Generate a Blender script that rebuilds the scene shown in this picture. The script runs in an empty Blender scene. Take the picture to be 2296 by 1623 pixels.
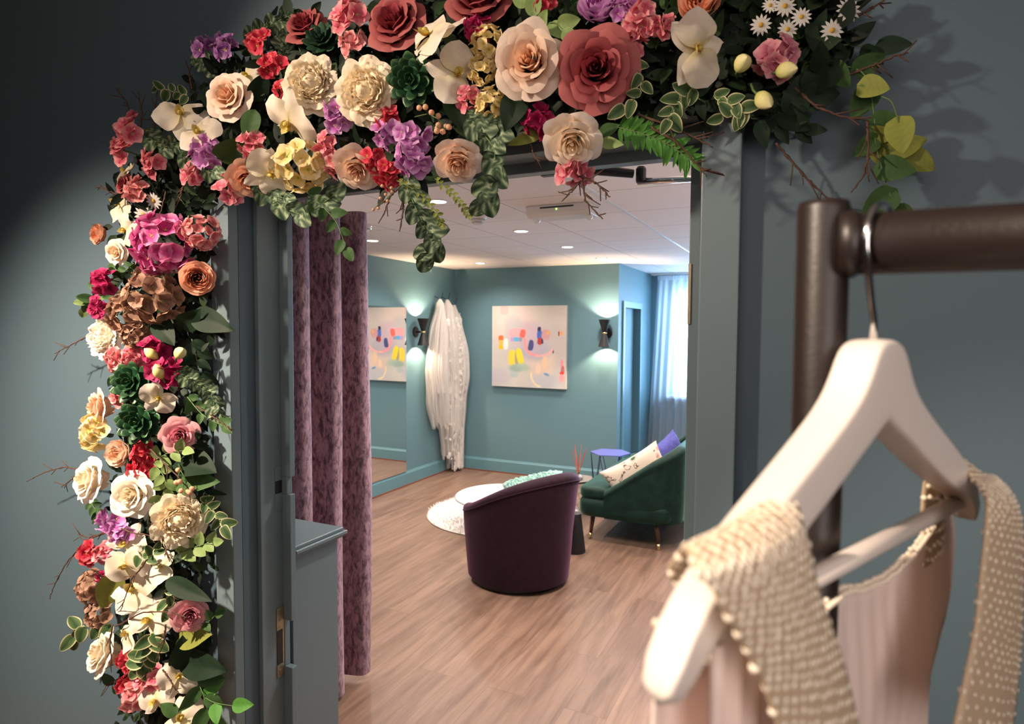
import bpy, math, random
from mathutils import Vector, Matrix, Euler, noise
from math import sin, cos, pi, radians as R_, sqrt, exp
random.seed(11)
SC = bpy.context.scene
COL = SC.collection

# ------------------------------------------------------------------ camera
H = 1.65
FPX, YAW, PITCH, ROLL = 1435.46, -0.442995, -0.050467, 0.0062451
IW, IH = 2296, 1623
fw = Vector((sin(YAW)*cos(PITCH), cos(YAW)*cos(PITCH), sin(PITCH)))
rt = Vector((cos(YAW), -sin(YAW), 0)); up = rt.cross(fw)
rt2 = rt*cos(ROLL) + up*sin(ROLL); up2 = -rt*sin(ROLL) + up*cos(ROLL)
CAMP = Vector((0, 0, H))
cd = bpy.data.cameras.new('camera'); cam = bpy.data.objects.new('camera', cd); COL.objects.link(cam)
M = Matrix((rt2, up2, -fw)).transposed().to_4x4(); M.translation = CAMP
cam.matrix_world = M
cd.sensor_fit = 'HORIZONTAL'; cd.sensor_width = 36; cd.lens = 36*FPX/IW
cd.clip_start = 0.02; cd.clip_end = 60
cd.dof.use_dof = True; cd.dof.focus_distance = 1.75; cd.dof.aperture_fstop = 6.3
SC.camera = cam

# ------------------------------------------------------------------ world and exposure
SC.view_settings.view_transform = 'Standard'; SC.view_settings.look = 'None'
SC.view_settings.gamma = 1; SC.view_settings.use_curve_mapping = False
SC.view_settings.exposure = 0.0
SC.cycles.use_denoising = True
SC.cycles.max_bounces = 9; SC.cycles.diffuse_bounces = 4; SC.cycles.glossy_bounces = 4
SC.cycles.transparent_max_bounces = 24; SC.cycles.transmission_bounces = 4
SC.cycles.sample_clamp_indirect = 4.0; SC.cycles.caustics_reflective = False; SC.cycles.caustics_refractive = False
W = bpy.data.worlds.new('World'); SC.world = W; W.use_nodes = True
bg = W.node_tree.nodes['Background']; bg.inputs[0].default_value = (0.50, 0.74, 1.0, 1); bg.inputs[1].default_value = 7.0

def lamp(name, typ, loc, energy, color=(1, 1, 1), target=None, **kw):
    d = bpy.data.lights.new(name, typ); d.energy = energy; d.color = color
    for k, v in kw.items(): setattr(d, k, v)
    o = bpy.data.objects.new(name, d); COL.objects.link(o); o.location = loc
    if target is not None:
        o.rotation_euler = (Vector(target)-Vector(loc)).to_track_quat('-Z', 'Y').to_euler()
    return o
WARM = (1.0, 0.80, 0.62)
# ceiling track spotlights of the shop, behind and left of the camera
lamp('track_spot_light', 'SPOT', (-2.25, -0.25, 2.66), 640, WARM, (-1.85, 1.3, 0.55), spot_size=R_(78), spot_blend=1.0, shadow_soft_size=0.05)
lamp('track_spot_light', 'SPOT', (-1.75, -0.05, 2.66), 170, WARM, (-0.72, 1.3, 1.88), spot_size=R_(68), spot_blend=1.0, shadow_soft_size=0.06)
lamp('track_spot_light', 'SPOT', (-0.95, -0.75, 2.66), 250, WARM, (0.0, 0.42, 1.5), spot_size=R_(34), spot_blend=0.6, shadow_soft_size=0.03)
lamp('shop_ambient_light', 'AREA', (-0.3, -1.3, 2.6), 14, (1.0, 0.82, 0.70), (-0.4, 1.0, 1.2), shape='RECTANGLE', size=2.2, size_y=1.2)
lamp('shop_fill_light', 'AREA', (0.95, -0.7, 1.8), 12, (1.0, 0.86, 0.80), (0.1, 0.6, 1.35), shape='RECTANGLE', size=0.9, size_y=0.9)  # unseen fill lamp added to brighten the dress and door reveal
# daylight outside the window of the back room
lamp('window_daylight', 'AREA', (-0.75, 8.75, 1.6), 240, (0.42, 0.68, 1.0), (-0.9, 6.0, 1.1), shape='RECTANGLE', size=2.2, size_y=1.9)

# ------------------------------------------------------------------ helpers
def cray(u, v):
    return (rt2*((u-IW/2)/FPX) - up2*((v-IH/2)/FPX) + fw)
def py(u, v, y):
    d = cray(u, v); return CAMP + d*(y/d.y)
def px(u, v, x):
    d = cray(u, v); return CAMP + d*(x/d.x)
def pz(u, v, z):
    d = cray(u, v); return CAMP + d*((z-H)/d.z)

def s2l(c): return c/12.92 if c <= 0.04045 else ((c+0.055)/1.055)**2.4
def hx(h):
    return tuple(s2l(int(h[i:i+2], 16)/255) for i in (0, 2, 4)) + (1,)

class MB:
    def __init__(s): s.v = []; s.f = []; s.t = []
    def vert(s, p, t=0.0): s.v.append(tuple(p)); s.t.append(t); return len(s.v)-1
    def face(s, *i): s.f.append(tuple(i))
    def grid(s, nu, nv, fn, wu=False, wv=False):
        b = len(s.v)
        for j in range(nv):
            for i in range(nu):
                r = fn(i/(nu if wu else nu-1), j/(nv if wv else nv-1))
                if len(r) == 2: s.vert(r[0], r[1])
                else: s.vert(r)
        for j in range(nv if wv else nv-1):
            for i in range(nu if wu else nu-1):
                a = b+j*nu+i; c = b+j*nu+(i+1) % nu; j2 = (j+1) % nv
                s.face(a, c, b+j2*nu+(i+1) % nu, b+j2*nu+i)
        return b
    def box(s, x0, x1, y0, y1, z0, z1, t=0.0):
        b = len(s.v)
        for z in (z0, z1):
            for (x, y) in ((x0, y0), (x1, y0), (x1, y1), (x0, y1)): s.vert((x, y, z), t)
        for q in ((3, 2, 1, 0), (4, 5, 6, 7), (0, 1, 5, 4), (1, 2, 6, 5), (2, 3, 7, 6), (3, 0, 4, 7)): s.face(*[b+k for k in q])
    def lathe(s, prof, c=(0, 0, 0), n=32, cap=True, mat=None, t=0.0):
        b = len(s.v); c = Vector(c)
        for (r, z) in prof:
            for i in range(n):
                a = 2*pi*i/n; p = Vector((r*cos(a), r*sin(a), z))
                if mat is not None: p = mat @ p
                s.vert(p+c, t)
        for j in range(len(prof)-1):
            for i in range(n):
                s.face(b+j*n+i, b+j*n+(i+1) % n, b+(j+1)*n+(i+1) % n, b+(j+1)*n+i)
        if cap:
            s.face(*[b+i for i in reversed(range(n))]); k = b+(len(prof)-1)*n
            s.face(*[k+i for i in range(n)])
    def tube(s, pts, r, n=8, cap=True, t=0.0):
        pts = [Vector(p) for p in pts]; m = len(pts); b = len(s.v)
        rr = r if isinstance(r, (list, tuple)) else [r]*m
        prev = None
        for k, p in enumerate(pts):
            tg = (pts[min(k+1, m-1)]-pts[max(k-1, 0)]); tg = tg.normalized() if tg.length > 1e-9 else Vector((0, 0, 1))
            if prev is None:
                a = Vector((0, 0, 1)) if abs(tg.z) < 0.9 else Vector((1, 0, 0))
                nx = tg.cross(a).normalized()
            else:
                nx = (prev - tg*prev.dot(tg)); nx = nx.normalized() if nx.length > 1e-6 else tg.orthogonal().normalized()
            prev = nx; ny = tg.cross(nx)
            for i in range(n):
                a = 2*pi*i/n; s.vert(p+(nx*cos(a)+ny*sin(a))*rr[k], t)
        for k in range(m-1):
            for i in range(n):
                s.face(b+k*n+i, b+k*n+(i+1) % n, b+(k+1)*n+(i+1) % n, b+(k+1)*n+i)
        if cap:
            s.face(*[b+i for i in reversed(range(n))]); k = b+(m-1)*n
            s.face(*[k+i for i in range(n)])
    def prism(s, poly, z0, z1, t=0.0):
        b = len(s.v); n = len(poly)
        for z in (z0, z1):
            for p in poly: s.vert((p[0], p[1], z), t)
        s.face(*[b+i for i in reversed(range(n))]); s.face(*[b+n+i for i in range(n)])
        for i in range(n): s.face(b+i, b+(i+1) % n, b+n+(i+1) % n, b+n+i)
    def add(s, o, mat, tt=None):
        b = len(s.v)
        for p, t in zip(o.v, o.t): s.vert(mat @ Vector(p), t if tt is None else tt)
        for f in o.f: s.face(*[b+i for i in f])
    def mesh(s, name, mat=None, smooth=True):
        me = bpy.data.meshes.new(name); me.from_pydata(s.v, [], s.f)
        at = me.attributes.new('tint', 'FLOAT', 'POINT'); at.data.foreach_set('value', s.t)
        if smooth: me.polygons.foreach_set('use_smooth', [True]*len(me.polygons))
        if mat: me.materials.append(mat)
        me.update(); return me

def link(name, me, parent=None, loc=None, rot=None, sc=None):
    o = bpy.data.objects.new(name, me); COL.objects.link(o)
    if parent: o.parent = parent
    if loc is not None: o.location = loc
    if rot is not None: o.rotation_euler = rot
    if sc is not None: o.scale = (sc, sc, sc) if isinstance(sc, (int, float)) else sc
    return o
def obj(name, mb, mat, parent=None, smooth=False, bevel=0, **k):
    o = link(name, mb.mesh(name, mat, smooth), parent, **k)
    if bevel:
        m = o.modifiers.new('bevel', 'BEVEL'); m.width = bevel; m.segments = 2; m.limit_method = 'ANGLE'
    return o
def tag(o, label, cat, group=None):
    o['label'] = label; o['category'] = cat
    if group: o['group'] = group
    return o
def thing(name, label, cat, loc=(0, 0, 0), rot=None, group=None):
    o = bpy.data.objects.new(name, None); COL.objects.link(o); o.location = loc; o.empty_display_size = 0.05
    if rot is not None: o.rotation_euler = rot
    return tag(o, label, cat, group)
def struct(name, mb, mat, parent=None, **k):
    o = obj(name, mb, mat, parent, **k)
    if parent is None: o['kind'] = 'structure'
    return o
def bx(*a):
    m = MB(); m.box(*a); return m

# ------------------------------------------------------------------ materials
def newmat(name):
    m = bpy.data.materials.new(name); m.use_nodes = True
    nt = m.node_tree; return m, nt, nt.nodes['Principled BSDF']
def N(nt, typ, **k):
    n = nt.nodes.new(typ)
    for a, b in k.items(): setattr(n, a, b)
    return n
def simple(name, col, rough=0.5, metal=0.0, bump=0.0, bscale=200, var=0.0, vscale=4.0, spec=0.5, sheen=0.0, sheencol=None):
    m, nt, p = newmat(name); c = hx(col) if isinstance(col, str) else tuple(col)+(1,)
    p.inputs['Base Color'].default_value = c; p.inputs['Roughness'].default_value = rough
    p.inputs['Metallic'].default_value = metal; p.inputs['Specular IOR Level'].default_value = spec
    if sheen:
        p.inputs['Sheen Weight'].default_value = sheen; p.inputs['Sheen Roughness'].default_value = 0.35
        if sheencol: p.inputs['Sheen Tint'].default_value = hx(sheencol)
    tc = N(nt, 'ShaderNodeTexCoord')
    if var:
        nz = N(nt, 'ShaderNodeTexNoise'); nz.inputs['Scale'].default_value = vscale; nz.inputs['Detail'].default_value = 5
        nt.links.new(tc.outputs['Object'], nz.inputs['Vector'])
        mx = N(nt, 'ShaderNodeMix', data_type='RGBA')
        mx.inputs['A'].default_value = tuple(x*(1-var) for x in c[:3])+(1,); mx.inputs['B'].default_value = tuple(min(1, x*(1+var)) for x in c[:3])+(1,)
        nt.links.new(nz.outputs['Fac'], mx.inputs['Factor']); nt.links.new(mx.outputs['Result'], p.inputs['Base Color'])
    if bump:
        nb = N(nt, 'ShaderNodeTexNoise'); nb.inputs['Scale'].default_value = bscale; nb.inputs['Detail'].default_value = 3
        nt.links.new(tc.outputs['Object'], nb.inputs['Vector'])
        b = N(nt, 'ShaderNodeBump'); b.inputs['Strength'].default_value = bump; b.inputs['Distance'].default_value = 0.002
        nt.links.new(nb.outputs['Fac'], b.inputs['Height']); nt.links.new(b.outputs['Normal'], p.inputs['Normal'])
    return m
def emit(name, col, st):
    m, nt, p = newmat(name); p.inputs['Emission Color'].default_value = tuple(col)+(1,); p.inputs['Emission Strength'].default_value = st
    p.inputs['Base Color'].default_value = (0.8, 0.8, 0.8, 1); return m
def petalmat(name, stops, rough=0.62, trans=0.25, var=0.18, stripe=0):
    """stops: colours from the heart (tint 0) to the petal edge (tint 1)"""
    m, nt, p = newmat(name); p.inputs['Roughness'].default_value = rough; p.inputs['Specular IOR Level'].default_value = 0.3
    at = N(nt, 'ShaderNodeAttribute', attribute_name='tint')
    cr = N(nt, 'ShaderNodeValToRGB'); e = cr.color_ramp.elements
    n = len(stops)
    e[0].position = stops[0][0]; e[0].color = hx(stops[0][1]); e[1].position = stops[-1][0]; e[1].color = hx(stops[-1][1])
    for s in stops[1:-1]:
        q = e.new(s[0]); q.color = hx(s[1])
    nt.links.new(at.outputs['Fac'], cr.inputs['Fac'])
    tc = N(nt, 'ShaderNodeTexCoord'); nz = N(nt, 'ShaderNodeTexNoise'); nz.inputs['Scale'].default_value = 3.5; nz.inputs['Detail'].default_value = 4
    nt.links.new(tc.outputs['Object'], nz.inputs['Vector'])
    oi = N(nt, 'ShaderNodeObjectInfo')
    a1 = N(nt, 'ShaderNodeMath', operation='MULTIPLY_ADD'); a1.inputs[1].default_value = 0.5; nt.links.new(oi.outputs['Random'], a1.inputs[0]); nt.links.new(nz.outputs['Fac'], a1.inputs[2])
    mr = N(nt, 'ShaderNodeMapRange'); mr.inputs['From Min'].default_value = 0.35; mr.inputs['From Max'].default_value = 1.15
    mr.inputs['To Min'].default_value = 1-var; mr.inputs['To Max'].default_value = 1+var*0.5
    nt.links.new(a1.outputs[0], mr.inputs['Value'])
    hs = N(nt, 'ShaderNodeHueSaturation'); nt.links.new(mr.outputs['Result'], hs.inputs['Value']); nt.links.new(cr.outputs['Color'], hs.inputs['Color'])
    nt.links.new(hs.outputs['Color'], p.inputs['Base Color'])
    out = nt.nodes['Material Output']
    tr = N(nt, 'ShaderNodeBsdfTranslucent'); nt.links.new(hs.outputs['Color'], tr.inputs['Color'])
    mx = N(nt, 'ShaderNodeMixShader'); mx.inputs[0].default_value = trans
    nt.links.new(p.outputs[0], mx.inputs[1]); nt.links.new(tr.outputs[0], mx.inputs[2]); nt.links.new(mx.outputs[0], out.inputs['Surface'])
    return m
def gauze(name, col, alpha, rough=0.8, transl=0.5):
    m, nt, p = newmat(name); p.inputs['Base Color'].default_value = hx(col); p.inputs['Roughness'].default_value = rough
    out = nt.nodes['Material Output']; tr = N(nt, 'ShaderNodeBsdfTranslucent'); tr.inputs['Color'].default_value = hx(col)
    m1 = N(nt, 'ShaderNodeMixShader'); m1.inputs[0].default_value = transl; nt.links.new(p.outputs[0], m1.inputs[1]); nt.links.new(tr.outputs[0], m1.inputs[2])
    tp = N(nt, 'ShaderNodeBsdfTransparent'); m2 = N(nt, 'ShaderNodeMixShader'); m2.inputs[0].default_value = alpha
    nt.links.new(tp.outputs[0], m2.inputs[1]); nt.links.new(m1.outputs[0], m2.inputs[2]); nt.links.new(m2.outputs[0], out.inputs['Surface'])
    return m

TEAL = simple('teal_wall_paint', (0.080, 0.127, 0.158), 0.55, bump=0.12, bscale=350, var=0.05, vscale=1.5)
TEALT = simple('teal_trim_paint', (0.15, 0.208, 0.232), 0.38, bump=0.10, bscale=120, var=0.06, vscale=6)
TEALIN = simple('teal_room_paint', (0.122, 0.240, 0.284), 0.55, bump=0.10, bscale=350, var=0.03, vscale=1.0)
TEALSK = simple('teal_skirting_paint', (0.125, 0.27, 0.32), 0.4, var=0.03)
PLASTER = simple('white_plaster', (0.62, 0.58, 0.54), 0.9)
CHROME = simple('polished_chrome', (0.8, 0.8, 0.82), 0.12, 1.0)
BRASS = simple('satin_brass', (0.75, 0.55, 0.28), 0.3, 1.0)
OLDBR = simple('worn_brass_plate', (0.42, 0.36, 0.24), 0.45, 1.0, var=0.3, vscale=60)
BLACK = simple('black_paint', (0.012, 0.012, 0.013), 0.45)
DARKM = simple('dark_grey_metal', (0.03, 0.032, 0.035), 0.35, 0.6)
PIPE = simple('dark_brown_powder_coated_pipe', (0.016, 0.010, 0.009), 0.42, 0.0, bump=0.08, bscale=300, var=0.15, vscale=8)
# ------------------------------------------------------------------ the setting
XL, YB, ZC, XA, YW2, XR = -3.88, 6.586, 2.353, -1.887, 8.05, 1.7
# oak laminate, planks run away from the door
def floormat():
    m, nt, p = newmat('oak_laminate'); tc = N(nt, 'ShaderNodeTexCoord')
    mp = N(nt, 'ShaderNodeMapping'); mp.inputs['Rotation'].default_value = (0, 0, R_(90)); nt.links.new(tc.outputs['Object'], mp.inputs['Vector'])
    br = N(nt, 'ShaderNodeTexBrick'); br.offset = 0.37; br.offset_frequency = 2
    for k, v in dict(Scale=1.0).items(): br.inputs[k].default_value = v
    br.inputs['Brick Width'].default_value = 1.28; br.inputs['Row Height'].default_value = 0.19
    br.inputs['Mortar Size'].default_value = 0.0012; br.inputs['Mortar Smooth'].default_value = 0.3
    br.inputs['Color1'].default_value = (0.255, 0.160, 0.115, 1); br.inputs['Color2'].default_value = (0.20, 0.122, 0.086, 1); br.inputs['Mortar'].default_value = (0.14, 0.085, 0.06, 1)
    nt.links.new(mp.outputs['Vector'], br.inputs['Vector'])
    m2 = N(nt, 'ShaderNodeMapping'); m2.inputs['Scale'].default_value = (16, 1.3, 1); nt.links.new(tc.outputs['Object'], m2.inputs['Vector'])
    ad = N(nt, 'ShaderNodeVectorMath', operation='MULTIPLY_ADD'); ad.inputs[1].default_value = (9, 9, 9)
    nt.links.new(br.outputs['Color'], ad.inputs[0]); nt.links.new(m2.outputs['Vector'], ad.inputs[2])
    nz = N(nt, 'ShaderNodeTexNoise'); nz.inputs['Scale'].default_value = 1.6; nz.inputs['Detail'].default_value = 7; nz.inputs['Roughness'].default_value = 0.62; nz.inputs['Distortion'].default_value = 0.5
    nt.links.new(ad.outputs[0], nz.inputs['Vector'])
    cr = N(nt, 'ShaderNodeValToRGB'); cr.color_ramp.elements[0].position = 0.32; cr.color_ramp.elements[0].color = (0.66, 0.62, 0.60, 1); cr.color_ramp.elements[1].position = 0.62; cr.color_ramp.elements[1].color = (1.18, 1.18, 1.18, 1)
    nt.links.new(nz.outputs['Fac'], cr.inputs['Fac'])
    mx = N(nt, 'ShaderNodeMix', data_type='RGBA', blend_type='MULTIPLY'); mx.inputs['Factor'].default_value = 1
    nt.links.new(br.outputs['Color'], mx.inputs['A']); nt.links.new(cr.outputs['Color'], mx.inputs['B'])
    nt.links.new(mx.outputs['Result'], p.inputs['Base Color']); p.inputs['Roughness'].default_value = 0.36; p.inputs['Specular IOR Level'].default_value = 0.5
    b = N(nt, 'ShaderNodeBump'); b.inputs['Strength'].default_value = 0.15; b.inputs['Distance'].default_value = 0.001
    nt.links.new(nz.outputs['Fac'], b.inputs['Height']); nt.links.new(b.outputs['Normal'], p.inputs['Normal'])
    return m
def ceilmat():
    m, nt, p = newmat('white_ceiling_tiles'); tc = N(nt, 'ShaderNodeTexCoord')
    mp = N(nt, 'ShaderNodeMapping'); mp.inputs['Location'].default_value = (1.04+0.565*20, -3.165+0.593*20, 0); nt.links.new(tc.outputs['Object'], mp.inputs['Vector'])
    br = N(nt, 'ShaderNodeTexBrick'); br.offset = 0.0; br.inputs['Scale'].default_value = 1
    br.inputs['Brick Width'].default_value = 0.565; br.inputs['Row Height'].default_value = 0.593; br.inputs['Mortar Size'].default_value = 0.0028; br.inputs['Mortar Smooth'].default_value = 0.2
    br.inputs['Color1'].default_value = (0.76, 0.70, 0.68, 1); br.inputs['Color2'].default_value = (0.78, 0.72, 0.70, 1); br.inputs['Mortar'].default_value = (0.22, 0.20, 0.20, 1)
    nt.links.new(mp.outputs['Vector'], br.inputs['Vector']); nt.links.new(br.outputs['Color'], p.inputs['Base Color']); p.inputs['Roughness'].default_value = 0.8
    return m
FLOOR = floormat(); CEIL = ceilmat()
struct('floor', bx(-4.6, 2.7, -3.0, 8.4, -0.1, 0.0), FLOOR)
struct('ceiling', bx(XL-0.2, XR+0.1, 1.475, 8.3, ZC, ZC+0.1), CEIL)
struct('ceiling_shop', bx(-4.6, 2.7, -3.0, 1.475, 3.10, 3.20), PLASTER)
# wall with the doorway
m = MB(); m.box(-4.6, -1.505, 1.335, 1.475, 0, 3.10); m.box(-0.211, 2.7, 1.335, 1.475, 0, 3.10); m.box(-1.505, -0.211, 1.335, 1.475, 2.084, 3.10)
struct('wall_front', m, TEAL)
struct('wall_shop_left', bx(-4.7, -4.6, -3.0, 1.475, 0, 3.10), TEAL)
struct('wall_shop_right', bx(2.7, 2.8, -3.0, 1.475, 0, 3.10), TEAL)
struct('wall_shop_rear', bx(-4.7, 2.8, -3.1, -3.0, 0, 3.10), PLASTER)
# back room
struct('wall_left', bx(XL-0.12, XL, 1.475, 8.2, 0, ZC), TEALIN)
struct('wall_back', bx(XL, XA, YB, YB+0.10, 0, ZC), TEALIN)
DX = XA-0.12
m = MB(); m.box(DX, XA, YB+0.10, 6.80, 0, ZC); m.box(DX, XA, 7.47, YW2, 0, ZC); m.box(DX, XA, 6.80, 7.47, 1.90, ZC)
struct('wall_alcove', m, TEALIN)
WX0, WX1, WZ0, WZ1 = -1.62, 0.9, 0.85, 2.18
m = MB(); m.box(DX, WX0, YW2, YW2+0.15, 0, ZC); m.box(WX1, XR+0.1, YW2, YW2+0.15, 0, ZC); m.box(WX0, WX1, YW2, YW2+0.15, 0, WZ0); m.box(WX0, WX1, YW2, YW2+0.15, WZ1, ZC)
struct('wall_window', m, TEALIN)
struct('wall_right', bx(XR, XR+0.1, 1.475, 8.2, 0, ZC), TEALIN)
# window
WHITE = simple('white_gloss_paint', (0.75, 0.76, 0.78), 0.3)
m = MB()
for a in ((WX0, WX0+.05, WZ0, WZ1), (WX1-.05, WX1, WZ0, WZ1), (WX0, WX1, WZ0, WZ0+.05), (WX0, WX1, WZ1-.05, WZ1), (-0.4, -0.35, WZ0, WZ1)): m.box(a[0], a[1], YW2+0.08, YW2+0.13, a[2], a[3])
w1 = struct('window_1', m, WHITE)
GL, nt, p = newmat('window_glass'); out = nt.nodes['Material Output']; gg = N(nt, 'ShaderNodeBsdfGlossy'); gg.inputs['Roughness'].default_value = 0.0; tp = N(nt, 'ShaderNodeBsdfTransparent')
mx = N(nt, 'ShaderNodeMixShader'); mx.inputs[0].default_value = 0.06; nt.links.new(tp.outputs[0], mx.inputs[1]); nt.links.new(gg.outputs[0], mx.inputs[2]); nt.links.new(mx.outputs[0], out.inputs['Surface'])
obj('window_pane', bx(WX0+.05, WX1-.05, YW2+0.10, YW2+0.106, WZ0+.05, WZ1-.05), GL, w1)
obj('window_sill', bx(WX0-.04, WX1+.04, YW2-0.10, YW2+0.08, WZ0-.035, WZ0), WHITE, w1)
# skirting
def skirt(name, pts):
    m = MB(); prof = [(0, 0), (0.018, 0), (0.018, 0.125), (0.011, 0.138), (0.006, 0.15), (0, 0.15)]
    (x0, y0), (x1, y1) = pts; d = Vector((x1-x0, y1-y0, 0)).normalized(); nrm = Vector((d.y, -d.x, 0))
    for (x, y) in pts:
        for (a, z) in prof: m.vert(Vector((x, y, z))+nrm*a)
    n = len(prof)
    for i in range(n): m.face(i, n+i, n+(i+1) % n, (i+1) % n)
    m.face(*range(n)); m.face(*[n+i for i in reversed(range(n))])
    return struct(name, m, TEALSK)
skirt('baseboard_left', [(XL, 1.5), (XL, YB)]); skirt('baseboard_back', [(XL, YB), (XA, YB)]); skirt('baseboard_alcove', [(XA, YB-0.018), (XA, 6.72)])
CEDAR = simple('reddish_floor_bead', (0.20, 0.055, 0.03), 0.5)
m = MB(); m.box(XL+0.018, XL+0.028, 1.5, YB-0.018, 0, 0.010); m.box(XL+0.018, XA, YB-0.028, YB-0.018, 0, 0.010)
struct('trim_1', m, CEDAR)
struct('trim_2', bx(-1.048, -1.032, 1.5, 8.0, ZC-0.004, ZC), simple('white_ceiling_rail', (0.62, 0.64, 0.68), 0.35))
# alcove door
m = MB(); m.box(XA, XA+0.018, 6.735, 6.80, 0, 1.965); m.box(XA, XA+0.018, 7.47, 7.535, 0, 1.965); m.box(XA, XA+0.018, 6.80, 7.47, 1.90, 1.965)
d2 = struct('door_2', m, TEALSK)
obj('door_leaf', bx(XA-0.10, XA-0.065, 6.80, 7.47, 0.01, 1.90), TEALIN, d2)
# framed doorway in the front wall
FX0, FX1, FZ = -1.505, -0.211, 2.084
m = MB(); m.box(FX0-0.072, FX0, 1.30, 1.335, 0, FZ+0.072); m.box(FX1, FX1+0.074, 1.30, 1.335, 0, FZ+0.072); m.box(FX0, FX1, 1.30, 1.335, FZ, FZ+0.072)
d1 = obj('door_1', m, TEALT, bevel=0.003); d1['kind'] = 'structure'
m = MB(); m.box(FX0, FX0+0.015, 1.39, 1.475, 0, FZ); m.box(FX1-0.015, FX1, 1.39, 1.475, 0, FZ); m.box(FX0+0.015, FX1-0.015, 1.39, 1.475, FZ-0.021, FZ)
obj('door_lining', m, TEALT, d1, bevel=0.0015)
m = MB(); LX = -1.457
for z0, z1, x in ((0, .585, LX), (.585, .735, LX-.028), (.735, 1.135, LX), (1.135, 1.19, LX-.012), (1.19, 2.039, LX)): m.box(FX0, x, 1.475, 1.497, z0, z1)
m.box(-0.262, FX1, 1.475, 1.512, 0, 2.039); m.box(FX0, FX1, 1.475, 1.512, 2.039, FZ+0.02)
obj('door_stop', m, TEALT, d1, bevel=0.002)
m = MB(); m.box(FX0+0.015, FX0+0.0175, 1.445, 1.475, 0.56, 0.60); m.box(FX0+0.015, FX0+0.0175, 1.445, 1.475, 0.71, 0.78); m.box(FX0+0.015, FX0+0.0175, 1.468, 1.475, 0.60, 0.71)
m.lathe([(0.004, 0), (0.004, 0.002)], (FX0+0.0175, 1.458, 0.74), 10, mat=Matrix.Rotation(R_(90), 4, 'Y')); m.lathe([(0.004, 0), (0.004, 0.002)], (FX0+0.0175, 1.458, 0.58), 10, mat=Matrix.Rotation(R_(90), 4, 'Y'))
o = obj('strike_plate', m, OLDBR, d1); o['label'] = 'worn bare brass plate'
obj('latch_recess', bx(FX0+0.0148, FX0+0.0166, 1.446, 1.468, 0.60, 0.71), BLACK, d1)
m = MB(); m.box(FX0+0.015, FX0+0.017, 1.445, 1.475, 1.09, 1.14); m.box(FX0+0.015, FX0+0.017, 1.445, 1.475, 1.18, 1.225)
obj('strike_plate', m, TEALT, d1); obj('latch_recess', bx(FX0+0.0148, FX0+0.0162, 1.447, 1.473, 1.14, 1.18), BLACK, d1)
obj('hinge', bx(-0.2625, -0.2565, 1.4715, 1.476, 1.665, 1.80), OLDBR, d1)
obj('door_leaf', bx(-0.255, -0.214, 1.53, 2.62, 0.01, 2.03), TEALT, d1)
# door closer arm between the door head and the open leaf
cl = thing('door_closer', 'grey and chrome door closer arm under the head of the flower framed doorway', 'door closer', (-0.411, 1.62, 2.038))
def L(p, o=cl): return Vector(p)-Vector(o.location)
m = MB(); m.tube([L((-0.60, 1.52, 2.062)), L((-0.43, 1.615, 2.046))], [0.016, 0.011], 10); m.box(*[a for a in (L((-0.64, 1.512, 0)).x, L((-0.56, 1.512, 0)).x, L((0, 1.5121, 0)).y, L((0, 1.53, 0)).y, 0.0, 0.045)])
obj('arm', m, DARKM, cl)
m = MB(); m.lathe([(0.011, -0.022), (0.013, -0.018), (0.013, 0.012), (0.009, 0.018)], L((-0.411, 1.62, 2.045)), 14); obj('pivot', m, BLACK, cl)
m = MB(); m.tube([L((-0.42, 1.62, 2.026)), L((-0.256, 1.66, 2.030))], 0.009, 10); obj('arm', m, CHROME, cl, smooth=True)['label'] = 'polished chrome arm'

# ------------------------------------------------------------------ counter and changing room curtain behind the left jamb
ct = thing('counter', 'teal painted counter with moulded top just inside the doorway on the left', 'counter', (-1.9, 1.65, 0))
m = MB(); m.box(-0.45, 0.395, -0.12, 0.095, 0.0, 0.915); obj('body', m, TEALT, ct, bevel=0.002)
m = MB()
for z0, z1, e in ((0.915, 0.925, -0.006), (0.925, 0.938, 0.004), (0.938, 0.95, -0.006)): m.box(-0.46, 0.415+e, -0.125, 0.119+e, z0, z1)
obj('top', m, TEALT, ct, bevel=0.003)

def velvet():
    m, nt, p = newmat('plum_crushed_velvet'); tc = N(nt, 'ShaderNodeTexCoord')
    mp = N(nt, 'ShaderNodeMapping'); mp.inputs['Scale'].default_value = (1, 1, 0.35); nt.links.new(tc.outputs['Object'], mp.inputs['Vector'])
    nz = N(nt, 'ShaderNodeTexNoise'); nz.inputs['Scale'].default_value = 60; nz.inputs['Detail'].default_value = 9; nz.inputs['Roughness'].default_value = 0.72; nz.inputs['Distortion'].default_value = 0.6
    nt.links.new(mp.outputs['Vector'], nz.inputs['Vector'])
    cr = N(nt, 'ShaderNodeValToRGB'); e = cr.color_ramp.elements; e[0].position = 0.40; e[0].color = (0.06, 0.020, 0.035, 1); e[1].position = 0.58; e[1].color = (0.40, 0.235, 0.29, 1)
    nt.links.new(nz.outputs['Fac'], cr.inputs['Fac']); nt.links.new(cr.outputs['Color'], p.inputs['Base Color'])
    p.inputs['Roughness'].default_value = 0.6; p.inputs['Sheen Weight'].default_value = 1.0; p.inputs['Sheen Roughness'].default_value = 0.5; p.inputs['Sheen Tint'].default_value = (0.95, 0.72, 0.82, 1)
    b = N(nt, 'ShaderNodeBump'); b.inputs['Strength'].default_value = 0.5; b.inputs['Distance'].default_value = 0.003; nt.links.new(nz.outputs['Fac'], b.inputs['Height']); nt.links.new(b.outputs['Normal'], p.inputs['Normal'])
    return m
VELVET = velvet()
cu = thing('velvet_curtain', 'plum crushed velvet eyelet curtain hanging beside the counter', 'curtain', (-1.93, 2.05, 0.02))
Y0c, Y1c, PER, AMP = -0.245, 0.315, 0.185, 0.075
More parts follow.
